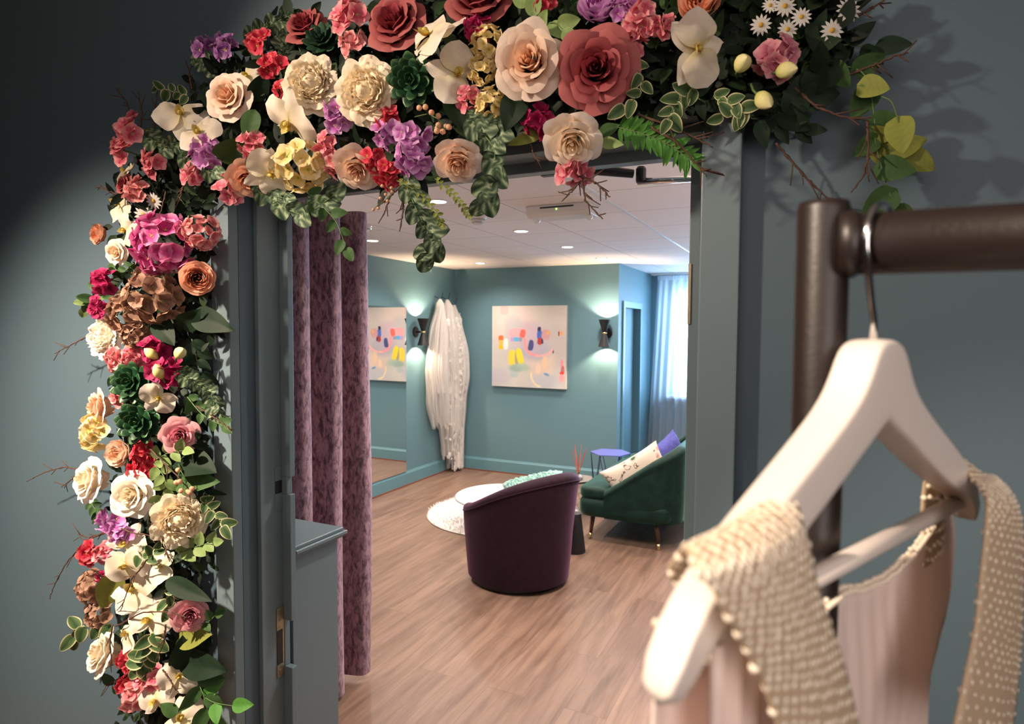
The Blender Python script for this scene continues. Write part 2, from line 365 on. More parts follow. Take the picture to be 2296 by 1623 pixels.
def wavex(y, z):
    k = 1-0.12*(1-z/2.15)
    return (AMP*math.tanh(2.0*sin(2*pi*(y-Y1c)/PER+2.2))*k + 0.008*sin(17*y+3*z)*(1-z/2.3))
m = MB()
for side in (0, 0.004):
    m.grid(150, 40, lambda a, b: (wavex(Y0c+(Y1c-Y0c)*a, 2.15*b)+side, (Y0c+(Y1c-Y0c)*a)*(1.0+0.10*(1-b))+0.01*sin(3*b), 0.005+2.15*b))
obj('curtain_cloth', m, VELVET, cu, smooth=True)
k = 0; y = Y1c-0.04
while y > Y0c:
    mm = MB(); mm.grid(24, 10, lambda a, b: ((0.026+0.007*cos(2*pi*b))*cos(2*pi*a), 0.006*sin(2*pi*b), (0.026+0.007*cos(2*pi*b))*sin(2*pi*a)), True, True)
    obj('eyelet', mm, CHROME, cu, smooth=True, loc=(wavex(y, 2.1)*0.4, y, 2.105)); y -= PER/2
cr_ = MB(); cr_.tube([(-1.93, 1.53, 2.125), (-1.93, 2.45, 2.125)], 0.0125, 16); cr_.lathe([(0.0, -0.02), (0.02, -0.014), (0.024, 0), (0.02, 0.014), (0.0, 0.02)], (-1.93, 2.46, 2.125), 16)
tag(obj('curtain_pole', cr_, CHROME, smooth=True), 'chrome pole carrying the plum velvet curtain', 'curtain pole')

# ------------------------------------------------------------------ mirror, painting
MIR, nt, p = newmat('mirror_silver'); p.inputs['Metallic'].default_value = 1; p.inputs['Roughness'].default_value = 0.0; p.inputs['Base Color'].default_value = (0.93, 0.95, 0.95, 1)
mi = thing('wall_mirror', 'frameless full length mirror on left wall beyond the plum curtain', 'mirror', (-3.868, 4.6, 0.151))
obj('mirror_glass', bx(0, 0.006, -1.2, 0.962, 0, 1.722), MIR, mi)
obj('mirror_backing', bx(-0.011, 0.0, -1.2, 0.962, 0, 1.722), simple('mirror_edge', (0.1, 0.14, 0.14), 0.4), mi)

# abstract canvas: patches of paint laid over a pale ground
def ellipse(cx, cy, rx, ry, rot, col, soft=0.25, op=1.0, sq=2.0): return (cx, cy, rx, ry, rot, hx(col)[:3], soft, op, sq)
ART = [ellipse(.5, .15, .6, .2, 0, 'cfc4b8', 1, .6), ellipse(.25, .2, .3, .2, 0, 'e8d0c4', 1, .7), ellipse(.2, .7, .3, .3, 0, 'dcd6cc', 1, .7), ellipse(.5, .5, .35, .25, 0, 'b9b4b4', 1, .6),
 ellipse(.17, .05, .05, .05, 0, 'eeb4b0', .4, .8, 4), ellipse(.6, .55, .16, .1, 0, '98a4b4', .8, .7), ellipse(.55, .42, .2, .18, 0, 'c8b4be', .8, .6),
 ellipse(.35, .335, .095, .05, 0, 'f6aeb4', .25, 1, 4), ellipse(.425, .34, .032, .045, .2, 'ee6a5c', .2, 1, 3), ellipse(.28, .41, .02, .024, 0, 'c49ad0', .3, 1, 4), ellipse(.335, .41, .03, .024, 0, '5fb0dc', .3, 1, 4), ellipse(.39, .41, .025, .022, 0, '8e9cae', .3, 1, 4),
 ellipse(.125, .40, .028, .03, 0, 'f0703c', .2, 1, 4), ellipse(.125, .455, .028, .03, 0, 'f8c060', .3, 1, 4), ellipse(.125, .51, .026, .022, 0, 'f5c020', .2, 1, 4), ellipse(.19, .47, .03, .06, 0, 'f4f0ec', .5, .9, 3),
 ellipse(.645, .29, .02, .03, 0, '34304e', .2, 1, 4), ellipse(.655, .36, .03, .045, 0, '4468b8', .25, 1, 4), ellipse(.655, .435, .028, .035, .3, 'b03c38', .25, 1, 3), ellipse(.69, .43, .012, .03, 0, '2c3050', .2, 1, 3),
 ellipse(.735, .35, .05, .055, .1, 'cf9a98', .3, .9, 3), ellipse(.76, .325, .018, .02, 0, 'f0a860', .3, 1), ellipse(.535, .48, .03, .06, .1, '474a80', .2, 1, 3),
 ellipse(.28, .64, .045, .085, .1, 'f5d84c', .2, 1, 3), ellipse(.345, .63, .022, .08, 0, 'a8a070', .4, .9, 3), ellipse(.385, .62, .036, .09, -.25, 'f0dc3c', .2, 1, 3),
 ellipse(.33, .77, .08, .04, 0, '8cb0a0', .8, .8), ellipse(.43, .75, .08, .04, .2, 'a4c0ac', .8, .7), ellipse(.31, .85, .05, .03, 0, 'a8c4c4', .8, .7),
 ellipse(.745, .835, .036, .014, .25, '3c8cc8', .3, 1), ellipse(.93, .33, .025, .025, 0, 'f0a070', .4, 1), ellipse(.905, .335, .008, .025, 0, '443c44', .3, 1),
 ellipse(.945, .70, .016, .05, 0, 'f08c94', .4, .9), ellipse(.96, .78, .02, .05, .1, 'b8504c', .4, .8), ellipse(.95, .81, .025, .018, 0, 'f0403c', .3, 1), ellipse(.945, .87, .035, .04, 0, 'f8a8a8', .6, .9),
 ellipse(.83, .55, .01, .02, 0, '4c4a80', .3, 1), ellipse(.72, .68, .03, .07, .1, 'f4c89c', .7, .8), ellipse(.64, .77, .03, .05, 0, 'f8d0b8', .7, .7), ellipse(.72, .92, .16, .08, 0, 'b4bac8', .8, .5)]
def arc(c0, c1, c2, n, col, w):
    for i in range(n):
        t = i/(n-1); x = (1-t)**2*c0[0]+2*t*(1-t)*c1[0]+t*t*c2[0]; y = (1-t)**2*c0[1]+2*t*(1-t)*c1[1]+t*t*c2[1]
        ART.append(ellipse(x, y, w, w, 0, col, .5, .8))
arc((.45, .40), (.47, .62), (.62, .60), 34, 'f49a9c', .014); arc((.60, .61), (.78, .61), (.82, .53), 26, 'f4b0ac', .011); arc((.54, .82), (.55, .96), (.66, .98), 22, 'f2dcb0', .011)
for (x, y, rx, ry, c) in ((.30, .27, .09, .10, 'b4b8bc'), (.47, .33, .05, .09, 'd0aeb4'), (.52, .36, .10, .10, 'c4a8b8'), (.58, .50, .12, .08, 'a0a4b4'), (.22, .22, .08, .09, 'e6cfc4'), (.60, .66, .16, .06, 'd8c8bc'), (.68, .70, .12, .12, 'e8c8ac'), (.10, .88, .12, .08, 'c4c0cc'), (.90, .50, .09, .18, 'c0b4ae'), (.42, .62, .05, .12, 'b8c0b4'), (.36, .58, .06, .05, 'b4bcc0')):
    ART.insert(4, ellipse(x, y, rx*1.2, ry*1.2, 0, c, .8, .65, 2.5))
def paint(u, v):
    c = [0.60, 0.575, 0.54]
    nn = noise.noise(Vector((u*5, v*5, 1.3)))*0.07+noise.noise(Vector((u*24, v*24, 7)))*0.035
    c = [a+nn for a in c]
    for (cx, cy, rx, ry, rot, col, soft, op, sq) in ART:
        dx, dy = u-cx+noise.noise(Vector((u*9, v*9, cx)))*0.008, v-cy+noise.noise(Vector((u*9, v*9, cy+3)))*0.008
        if abs(dx) > 2*(rx+ry) or abs(dy) > 2*(rx+ry): continue
        x = (dx*cos(rot)+dy*sin(rot))/rx; y = (-dx*sin(rot)+dy*cos(rot))/ry
        d = (abs(x)**sq+abs(y)**sq)**(1/sq)
        a = max(0, min(1, (1.15+soft*.6-d)/(1.2*soft)))
        a = op*a*a*(3-2*a)
        c = [p0*(1-a)+q*a for p0, q in zip(c, col)]
    return c
pt = thing('abstract_painting', 'square pale abstract canvas with yellow, pink and blue patches on back wall', 'painting', (-2.908, YB, 1.46))
CW, CH = 0.906, 0.915
NG = 150; vs = []; fs = []; cs = []
for j in range(NG+1):
    for i in range(NG+1):
        vs.append((-CW/2+CW*i/NG, -0.038, CH/2-CH*j/NG)); cs += paint(i/NG, j/NG)+[1]
for j in range(NG):
    for i in range(NG): a = j*(NG+1)+i; fs.append((a, a+NG+1, a+NG+2, a+1))
me = bpy.data.meshes.new('painted_face'); me.from_pydata(vs, [], fs); ca = me.attributes.new('paint', 'FLOAT_COLOR', 'POINT'); ca.data.foreach_set('color', cs)
PM, nt, p = newmat('canvas_paint'); at = N(nt, 'ShaderNodeAttribute', attribute_name='paint'); nt.links.new(at.outputs['Color'], p.inputs['Base Color']); p.inputs['Roughness'].default_value = 0.7
me.materials.append(PM); link('painted_face', me, pt)
obj('canvas_stretcher', bx(-CW/2, CW/2, -0.0375, -0.001, -CH/2, CH/2), simple('canvas_edge', (0.5, 0.46, 0.43), 0.8), pt)

# ------------------------------------------------------------------ wall sconces
def sconce(label, c, face):
    t = thing('wall_sconce', label, 'wall light', c, (0, 0, face), 'black hourglass wall lights')
    # local -Y points into the room, the wall is at y = +0.10
    m = MB(); m.lathe([(0.062, -0.142), (0.060, -0.142), (0.0205, -0.012), (0.0205, -0.002)], n=40, cap=False); m.lathe([(0.0205, 0.002), (0.0205, 0.012), (0.060, 0.142), (0.062, 0.142)], n=40, cap=False)
    m2 = MB(); m2.lathe([(0.0635, 0.1425), (0.022, 0.012)], n=40, cap=False); m2.lathe([(0.022, -0.012), (0.0635, -0.1425)], n=40, cap=False)
    m.add(m2, Matrix.Identity(4)); o = obj('lamp_shade', m, BLACK, t, smooth=True)
    m = MB(); m.lathe([(0.024, -0.008), (0.0255, -0.005), (0.0255, 0.005), (0.024, 0.008)], n=32); obj('collar', m, BRASS, t, smooth=False)
    m = MB(); m.tube([(0, 0.02, 0), (0, 0.088, 0)], 0.010, 12); obj('arm', m, BLACK, t)
    m = MB(); m.lathe([(0.055, 0.0), (0.055, 0.010), (0.048, 0.014)], (0, 0.0995, 0), 32, mat=Matrix.Rotation(R_(90), 4, 'X')); obj('backplate', m, BLACK, t)
    for s in (1, -1):
        b = MB(); b.lathe([(0.0, s*0.030), (0.012, s*0.034), (0.017, s*0.055), (0.014, s*0.078), (0.0, s*0.086)], n=16, cap=False); obj('bulb', b, emit('warm_bulb', (1.0, 0.8, 0.55), 12), t, smooth=True)
        l = lamp('sconce_or_fill_light', 'SPOT', (0, 0, 0.098*s), 30, (1.0, 0.74, 0.48), spot_size=R_(150), spot_blend=0.6, shadow_soft_size=0.012)
        l.parent = t; l.rotation_euler = (pi if s > 0 else 0, 0, 0)
    return t
sconce('black hourglass wall light between the abstract painting and the alcove corner', (-2.006, YB-0.1, 1.619), 0)
sconce('black hourglass wall light beside the hanging veils on left wall', (XL+0.1, 5.758, 1.62), R_(90))

# ------------------------------------------------------------------ ceiling fittings
DLE = emit('downlight_glow', (1.0, 0.93, 0.86), 9)
DLR = simple('downlight_ring', (0.75, 0.72, 0.7), 0.4)
dls = [(-3.215, 4.165, 'recessed downlight nearest the plum curtain'), (-3.235, 5.115, 'recessed downlight in the middle of the row by left wall'), (-3.235, 6.02, 'recessed downlight above the corner with the veils'),
       (-1.92, 4.185, 'recessed downlight below the twin head emergency unit'), (-1.92, 5.125, 'middle recessed downlight of the row behind the emergency unit'), (-1.92, 6.075, 'recessed downlight nearest the alcove corner'), (-1.90, 3.04, 'recessed downlight half hidden by hanging garland leaves'),
       (-0.60, 4.18, ''), (-0.60, 5.12, ''), (-0.60, 6.07, ''), (-0.6, 3.05, ''), (-3.2, 3.1, ''), (-0.95, 2.62, '')]  # last entry is an unseen lamp added to light the velvet curtain
for (x, y, lb) in dls:
    if lb:
        t = thing('downlight', lb, 'ceiling light', (x, y, ZC), None, 'round recessed ceiling downlights')
        m = MB(); m.grid(32, 6, lambda a, b: ((0.052+0.008*cos(2*pi*b))*cos(2*pi*a), (0.052+0.008*cos(2*pi*b))*sin(2*pi*a), -0.002+0.0035*sin(2*pi*b)), True, True)
        obj('rim', m, DLR, t, smooth=True)
        m = MB(); m.lathe([(0.047, -0.004), (0.047, -0.001)], n=32); obj('diffuser', m, DLE, t)
    lamp('downlight_or_fill_beam', 'SPOT', (x, y, ZC-0.012), 130 if y == 2.62 else 78, (1.0, 0.86, 0.76), (x, y, 0), spot_size=R_(150), spot_blend=0.9, shadow_soft_size=0.045)
for (x, y) in ((1.5, 2.6), (1.5, 4.2), (1.5, 5.8), (-3.4, 1.65), (0.6, 1.65)): lamp('sconce_or_fill_light', 'SPOT', (x, y, 1.72), 60, (1.0, 0.80, 0.66), (x*0.85, y+0.15, 2.35), spot_size=R_(160), spot_blend=0.6, shadow_soft_size=0.05)  # unseen uplights without fittings, added to lift the ceiling brightness
# smoke detector
t = thing('smoke_detector', 'white round smoke detector on ceiling tiles', 'smoke detector', tuple(pz(1071, 483, ZC)))
DW = simple('white_plastic', (0.60, 0.565, 0.55), 0.4)
m = MB(); m.lathe([(0.055, 0), (0.055, -0.016), (0.050, -0.022), (0.043, -0.024), (0.043, -0.034), (0.030, -0.040), (0.030, -0.052), (0.026, -0.056)], n=32); obj('body', m, DW, t)
m = MB(); m.lathe([(0.0475, -0.0275), (0.0475, -0.0295)], n=32); m.lathe([(0.034, -0.044), (0.034, -0.047)], n=32); obj('vents', m, simple('grey_plastic', (0.25, 0.24, 0.25), 0.5), t)
# emergency light unit
t = thing('emergency_light', 'white box shaped emergency light unit on ceiling above doorway', 'ceiling light', (-1.33, 3.47, ZC), (0, 0, R_(0)))
m = MB(); prof = [(0, 0), (0.0, -0.045), (0.03, -0.062), (0.17, -0.062), (0.20, -0.045), (0.20, 0)]
b0 = len(m.v)
for x in (-0.19, 0.19):
    for (y, z) in prof: m.vert((x, y-0.10, z))
n = len(prof)
for i in range(n): m.face(i, (i+1) % n, n+(i+1) % n, n+i)
m.face(*reversed(range(n))); m.face(*[n+i for i in range(n)])
obj('housing', m, DW, t, bevel=0.006)
obj('vent_strip', bx(-0.10, 0.10, -0.1025, -0.0995, -0.020, -0.012), BLACK, t)
m = MB(); m.lathe([(0.004, 0), (0.004, 0.002)], (0.0, -0.1025, -0.028), 10, mat=Matrix.Rotation(R_(90), 4, 'X')); obj('indicator', m, emit('green_led', (0.3, 1, 0.1), 4), t)
for s in (-1, 1):
    m = MB(); m.lathe([(0.021, 0), (0.019, -0.012), (0.011, -0.022), (0.0, -0.026)], (0.16*s, 0.0, -0.060), 18, cap=False); obj('lamp_head', m, simple('clear_lens', (0.7, 0.7, 0.72), 0.15), t, smooth=True)
# small cable hook high on the left wall
m = MB(); m.tube([(XL, 6.02, 2.31), (XL+0.02, 6.02, 2.31), (XL+0.032, 6.02, 2.295), (XL+0.02, 6.02, 2.28)], 0.003, 6)
tag(obj('cup_hook', m, DW, smooth=True), 'tiny white hook high on left wall below ceiling', 'hook')

# ------------------------------------------------------------------ sheer window curtain
SHEER = gauze('sheer_white_voile', 'e4eef8', 0.60, 0.9, 0.6)
sc_ = thing('sheer_curtain', 'gathered white voile curtain hanging at the alcove window', 'curtain', (-1.1, 7.92, 0.02))
m = MB()
def shx(a, b):
    x = -0.76+1.9*a; x += 0.10*(1-a)*b - 0.02
    w = 0.018*sin(2*pi*a*20+2*sin(a*9))*(0.5+0.7*(1-b)) + 0.012*sin(2*pi*a*9+1.3*b)
    return (x, w, 2.30*b)
m.grid(420, 26, shx); obj('voile', m, SHEER, sc_, smooth=True)
m = MB(); m.grid(300, 3, lambda a, b: (-0.68+1.82*a, -0.012+0.008*sin(2*pi*a*60), 2.245+0.055*b)); obj('heading_tape', m, gauze('voile_heading', 'e4eef8', 0.75), sc_, smooth=True)
m = MB(); m.box(-1.86, 1.5, 7.90, 7.93, 2.33, 2.345); m.box(-1.84, -1.80, 7.895, 7.935, 2.325, 2.353)
tag(obj('curtain_rail', m, WHITE), 'slim white rail above the voile curtain', 'curtain rail')
# ------------------------------------------------------------------ bridal veils on hooks in the far left corner
TULLE = gauze('ivory_tulle', 'f6f2ee', 0.62, 0.9, 0.45)
TULLE2 = gauze('dense_ivory_tulle', 'f8f3ee', 0.80, 0.9, 0.4)
LACE = gauze('ivory_lace', 'faf6f2', 0.92, 0.9, 0.3)
VX = XL+0.10
def veil(label, hook, rows, nfold, mats, seed, lace=0):
    """rows: (z, y_centre, half width along the wall, half depth) from the hook down"""
    rnd = random.Random(seed); x0, y0, z0 = hook
    t = thing('bridal_veil', label, 'veil', hook, None, 'white veils on hooks in the corner')
    def sample(z):
        for k in range(len(rows)-1):
            if rows[k][0] >= z >= rows[k+1][0]:
                f = (rows[k][0]-z)/(rows[k][0]-rows[k+1][0]); f = f*f*(3-2*f)*0.5+f*0.5
                return [rows[k][j]*(1-f)+rows[k+1][j]*f for j in (1, 2, 3)]
        return list((rows[-1] if z < rows[-1][0] else rows[0])[1:])
    for layer, (mat, sc, zb) in enumerate(mats):
        m = MB(); ph = rnd.random()*6
        def fn(a, b):
            zz = z0+(zb+0.10*(noise.noise(Vector((cos(2*pi*a)*3.0, sin(2*pi*a)*3.0, seed+layer))))-z0)*b
            yc, w, d = sample(zz); ang = 2*pi*a
            fold = 1+(0.20*sin(nfold*ang+ph+2*sin(b*3))+0.10*sin((nfold*2+3)*ang+ph*2+b*2))*min(1, b*4+0.2)+0.14*noise.noise(Vector((cos(ang)*2, sin(ang)*2, b*5+seed)))*b
            cyy = yc*1.0
            return (max(XL+0.024, VX+d*sc*fold*cos(ang))-x0, min(YB-0.022, cyy+w*sc*fold*sin(ang))-y0, zz-z0)
        m.grid(150, 60, fn, True, False)
        obj('tulle', m, mat, t, smooth=True)
    if lace:
        m = MB()
        for k in range(lace):
            a = rnd.random()*pi-pi/2+0.35; b = rnd.random()**0.8; zz = z0-0.12+(rows[-1][0]-z0+0.12)*b; yc, w, d = sample(zz)
            c = Vector((VX+d*1.05*cos(a)-x0, yc-y0+w*1.02*sin(a), zz-z0)); r = 0.014+0.022*rnd.random()
            nn = 7; i0 = m.vert(c+Vector((0.004, 0, 0))); ring = []
            for q in range(nn):
                an = 2*pi*q/nn; rr = r*(0.65+0.5*rnd.random()); dirv = Vector((0.35*sin(a)*0, cos(an), sin(an))); dirv.x = -0.5*cos(an)*sin(a); ring.append(m.vert(c+dirv*rr))
            for q in range(nn): m.face(i0, ring[q], ring[(q+1) % nn])
        obj('lace_applique', m, LACE, t)['kind'] = 'stuff'
    return t
veil('plain tulle veil on the hook nearest the wall light', (VX, 6.10, 1.985), [(1.985, 6.10, .015, .012), (1.93, 6.10, .05, .04), (1.6, 6.07, .125, .07), (1.2, 6.04, .165, .08), (0.85, 6.08, .175, .08), (0.50, 6.13, .13, .06)], 9,
     [(TULLE2, 0.8, .95), (TULLE, 1.0, .58)], 3)
veil('long tulle veil with lace hem on the middle hook', (VX, 6.25, 1.985), [(1.985, 6.25, .02, .015), (1.9, 6.27, .075, .05), (1.5, 6.29, .12, .08), (1.0, 6.32, .16, .09), (0.6, 6.31, .15, .09), (0.16, 6.29, .09, .06)], 11,
     [(TULLE2, 0.85, .5), (TULLE, 1.0, .20)], 8, 120)
veil('lace edged veil nearest the corner, reaching the floor', (VX, 6.405, 1.93), [(1.93, 6.405, .02, .015), (1.75, 6.44, .07, .06), (1.35, 6.46, .11, .12), (1.1, 6.45, .115, .135), (0.8, 6.44, .11, .10), (0.5, 6.44, .105, .08), (0.02, 6.43, .10, .08)], 12,
     [(TULLE2, 0.85, .12), (TULLE, 1.0, .06)], 14, 520)
for (y, z, w) in ((6.10, 1.985, 'nearest the wall light'), (6.25, 1.985, 'in the middle'), (6.405, 1.93, 'closest to the corner')):
    m = MB(); m.tube([(XL, y+0.045, z+0.035), (XL+0.05, y+0.02, z+0.015), (VX+0.005, y, z-0.005), (VX+0.012, y+0.012, z+0.02), (VX+0.012, y+0.035, z+0.075)], 0.0045, 6)
    tag(obj('coat_hook', m, BLACK, smooth=True), 'black metal hook ' + w + ' holding a veil', 'hook', 'black hooks above the veils')

# ------------------------------------------------------------------ soft furnishing helpers
def pillow(w, h, th, pinch=0.12, n=26, ruffle=0.0, fr=6):
    m = MB()
    for s in (1, -1):
        def fn(a, b):
            x, y = 2*a-1, 2*b-1
            e = (1-x**4)*(1-y**4); q = max(0, e)**0.55
            k = 1-pinch*(x*x*(1-y*y)*0 + (1-abs(x))*abs(y)**3*0.0)
            px_ = x*w/2*(1-pinch*(1-y*y)*abs(x)**3); py_ = y*h/2*(1-pinch*(1-x*x)*abs(y)**3)
            z = s*th/2*q + ruffle*noise.noise(Vector((x*fr, y*fr, s)))*q
            return (px_, py_, z)
        b0 = len(m.f); m.grid(n, n, fn)
        if s < 0: m.f[b0:] = [tuple(reversed(f)) for f in m.f[b0:]]
    return m

# ------------------------------------------------------------------ plum tub chair seen from behind
def fabric(name, c0, c1, sheen, tint, scale=26, rough=0.75):
    m, nt, p = newmat(name); tc = N(nt, 'ShaderNodeTexCoord'); nz = N(nt, 'ShaderNodeTexNoise'); nz.inputs['Scale'].default_value = scale; nz.inputs['Detail'].default_value = 6
    nt.links.new(tc.outputs['Object'], nz.inputs['Vector']); cr = N(nt, 'ShaderNodeValToRGB'); cr.color_ramp.elements[0].position = 0.35; cr.color_ramp.elements[1].position = 0.7
    cr.color_ramp.elements[0].color = tuple(c0)+(1,); cr.color_ramp.elements[1].color = tuple(c1)+(1,)
    nt.links.new(nz.outputs['Fac'], cr.inputs['Fac']); nt.links.new(cr.outputs['Color'], p.inputs['Base Color']); p.inputs['Roughness'].default_value = rough
    p.inputs['Sheen Weight'].default_value = sheen; p.inputs['Sheen Roughness'].default_value = 0.35; p.inputs['Sheen Tint'].default_value = hx(tint); p.inputs['Specular IOR Level'].default_value = 0.2
    return m
PLUM = fabric('plum_upholstery', (0.020, 0.007, 0.013), (0.027, 0.009, 0.018), 0.45, 'c08ab0')
CC = (-1.765, 3.83); TB = R_(-25); HALF = R_(122)
tc_ = thing('tub_chair', 'dark plum fabric tub chair with its back to the doorway', 'armchair', (CC[0], CC[1], 0))
def ctop(s): return 0.510+0.25*(0.5+0.5*cos(s*pi*0.98))**0.8      # s in -1..1
def crad(s, z, top):
    f = z/top; base = 0.335+0.030*sin(min(1, z/0.45)*pi*0.5)
    return base+0.055*max(0, f-0.45)**1.3/0.5*(0.6+0.4*cos(s*pi))
def chair_shell(a, b):
    s = 2*a-1; th = TB+s*HALF; top = ctop(s); TH = 0.085
    # b runs up the outside, over the roll and down the inside
    if b < 0.45: z = 0.035+(top-0.04-0.035)*(b/0.45); r = crad(s, z, top); 
    elif b < 0.62:
        q = (b-0.45)/0.17*pi; z = top-0.04+0.04*sin(q); r0 = crad(s, top-0.04, top); r = r0-TH/2+TH/2*cos(q)*1.06
    else: z = (top-0.04)+(0.20-(top-0.04))*((b-0.62)/0.38); r = crad(s, z, top)-TH
    sq = 1+0.05*(cos(2*(th-TB)))*1
    return (r*sq*cos(th), r*sq*sin(th), z)
m = MB(); m.grid(90, 60, chair_shell)
for a in (0, 1):
    ids = [m.vert(chair_shell(a, b/59)) for b in range(60)]; m.face(*(ids if a else ids[::-1]))
obj('shell', m, PLUM, tc_, smooth=True)
m = MB(); m.tube([Vector((( crad(s, ctop(s)-.048, ctop(s))+.003)*(1+.05*cos(2*s*HALF))*cos(TB+s*HALF), (crad(s, ctop(s)-.048, ctop(s))+.003)*(1+.05*cos(2*s*HALF))*sin(TB+s*HALF), ctop(s)-.048)) for s in [i/60*2-1 for i in range(61)]], 0.0045, 6)
obj('piping', m, fabric('plum_piping', (.02, .006, .013), (.028, .008, .018), .3, 'a07090'), tc_, smooth=True)
m = MB(); m.lathe([(0.0, 0.20), (0.255, 0.20), (0.262, 0.24), (0.262, 0.38), (0.25, 0.42), (0.20, 0.435), (0.0, 0.44)], n=48, cap=False); obj('seat_cushion', m, PLUM, tc_, smooth=True)
m = MB(); m.lathe([(0.30, 0.0), (0.31, 0.01), (0.31, 0.034), (0.30, 0.036)], n=48); obj('swivel_base', m, BLACK, tc_)
fd = TB+pi
MINT = fabric('mint_ruffle_fabric', (0.30, 0.52, 0.47), (0.42, 0.64, 0.58), 0.3, 'ffffff')
cu2 = thing('ruffled_cushion', 'mint green ruffled cushion lying in the plum tub chair', 'cushion', (CC[0]+0.06, CC[1]+0.12, 0.53), (R_(28), R_(-14), R_(20)))
obj('cushion_body', pillow(0.44, 0.36, 0.15, 0.12, 90, 0.035, 16), MINT, cu2, smooth=True)

# ------------------------------------------------------------------ shaggy rug and round white coffee table
RUGM = simple('white_shag', (0.90, 0.86, 0.82), 0.95, var=0.04, vscale=60)
RC = (-2.49, 5.09); RR = 0.68
m = MB(); m.lathe([(RR-.01, 0.001), (RR, 0.006), (RR-0.012, 0.014), (0.0, 0.014)], n=80, cap=False); rnd = random.Random(2)
for k in range(9000):
    r = RR*sqrt(rnd.random())*1.0; a = rnd.random()*2*pi; c = Vector((r*cos(a), r*sin(a), 0.010)); d = Vector((rnd.uniform(-.016, .016)+0.010*cos(a), rnd.uniform(-.016, .016)+0.010*sin(a), rnd.uniform(.018, .030))); w = Vector((rnd.uniform(-.004, .004), rnd.uniform(-.004, .004), 0))
    i = m.vert(c-w); m.vert(c+w); m.vert(c+d); m.face(i, i+1, i+2)
rg = obj('shag_rug', m, RUGM); rg.location = (RC[0], RC[1], 0); tag(rg, 'round white shaggy rug under the white coffee table', 'rug')
TWH = simple('white_lacquer', (0.82, 0.80, 0.79), 0.25)
ctb = thing('coffee_table', 'low round white coffee table standing on shaggy rug', 'table', (-2.30, 4.70, 0.03))
m = MB(); m.lathe([(0.0, 0.215), (0.30, 0.215), (0.385, 0.228), (0.402, 0.238), (0.402, 0.248), (0.39, 0.255), (0.0, 0.255)], n=72, cap=False); obj('tabletop', m, TWH, ctb, smooth=True)
m = MB(); m.lathe([(0.20, 0.0), (0.19, 0.015), (0.10, 0.05), (0.08, 0.12), (0.10, 0.18), (0.20, 0.215)], n=48); obj('pedestal', m, TWH, ctb, smooth=True)
# black tapered drum between chair and sofa
m = MB(); m.lathe([(0.078, 0.0), (0.080, 0.006), (0.045, 0.278), (0.043, 0.285), (0.0, 0.286)], n=36, cap=False)
ds = thing('tapered_stand', 'small black tapered stand between plum chair and green sofa', 'stand', (-1.585, 4.455, 0)); obj('cone_body', m, BLACK, ds, smooth=False)
m = MB(); m.lathe([(0.045, 0.2855), (0.045, 0.290), (0.040, 0.292)], n=36); obj('top_disc', m, simple('dark_grey_top', (0.04, 0.04, 0.042), 0.5), ds)

# ------------------------------------------------------------------ green velvet sofa
GREEN = fabric('bottle_green_velvet', (0.004, 0.018, 0.013), (0.008, 0.032, 0.024), 0.6, '8fd0b0', 18, 0.6)
SX0, SX1, SY0, SY1 = -1.665, -0.90, 4.68, 6.34
sf = thing('green_sofa', 'bottle green velvet sofa with curved low back and brass tipped legs', 'sofa', (-1.3, 5.5, 0))
def S(x, y, z): return Vector((x+1.3, y-5.5, z))
path = []
def addp(x, y, h): path.append((x, y, h))
n1 = 16
for i in range(n1+1):
    f = i/n1; addp(-1.44+(0.36)*f, SY0+0.05, 0.405+0.255*(f**1.05))
for i in range(1, 13):
    a = i/12*pi/2; addp(-1.08+0.18*sin(a), SY0+0.23-0.18*cos(a), 0.66+0.11*sin(a*1))
for i in range(1, 14): addp(-0.90, SY0+0.23+(SY1-SY0-0.46)*i/13, 0.77)
mir = [(x, SY0+SY1-y, h) for (x, y, h) in reversed(path[:n1+13])]
path += mir[1:] if False else mir
TH = 0.085
def shell(a, b):
    k = a*(len(path)-1); i = min(int(k), len(path)-2); f = k-i
    p0, p1 = Vector(path[i]), Vector(path[i+1]); p = p0*(1-f)+p1*f
    # smooth the direction
    q0, q1 = Vector(path[max(0, i-1)]), Vector(path[min(len(path)-1, i+2)])
    d = (q1-q0); d.z = 0; d.normalize(); nrm = Vector((d.y, -d.x, 0))   # outward
    top = p.z; zb = 0.20
    if b < 0.42: z = zb+(top-0.035-zb)*(b/0.42); off = TH/2*(0.75+0.25*sin(b/0.42*pi/2)) - 0.03*max(0, 0.35-b/0.42)**1.2
    elif b < 0.66: q = (b-0.42)/0.24*pi; z = top-0.035+0.045*sin(q); off = (TH/2+0.008)*cos(q)
    else: z = (top-0.035)+(0.30-(top-0.035))*((b-0.66)/0.34); off = -TH/2
    c = Vector((p.x, p.y, 0))+nrm*off
    return S(c.x, c.y, z)
m = MB(); m.grid(110, 46, shell)
for a in (0, 1):
    ids = [m.vert(shell(a, b/45)) for b in range(46)]; m.face(*(ids if a else ids[::-1]))
obj('backrest', m, GREEN, sf, smooth=True)
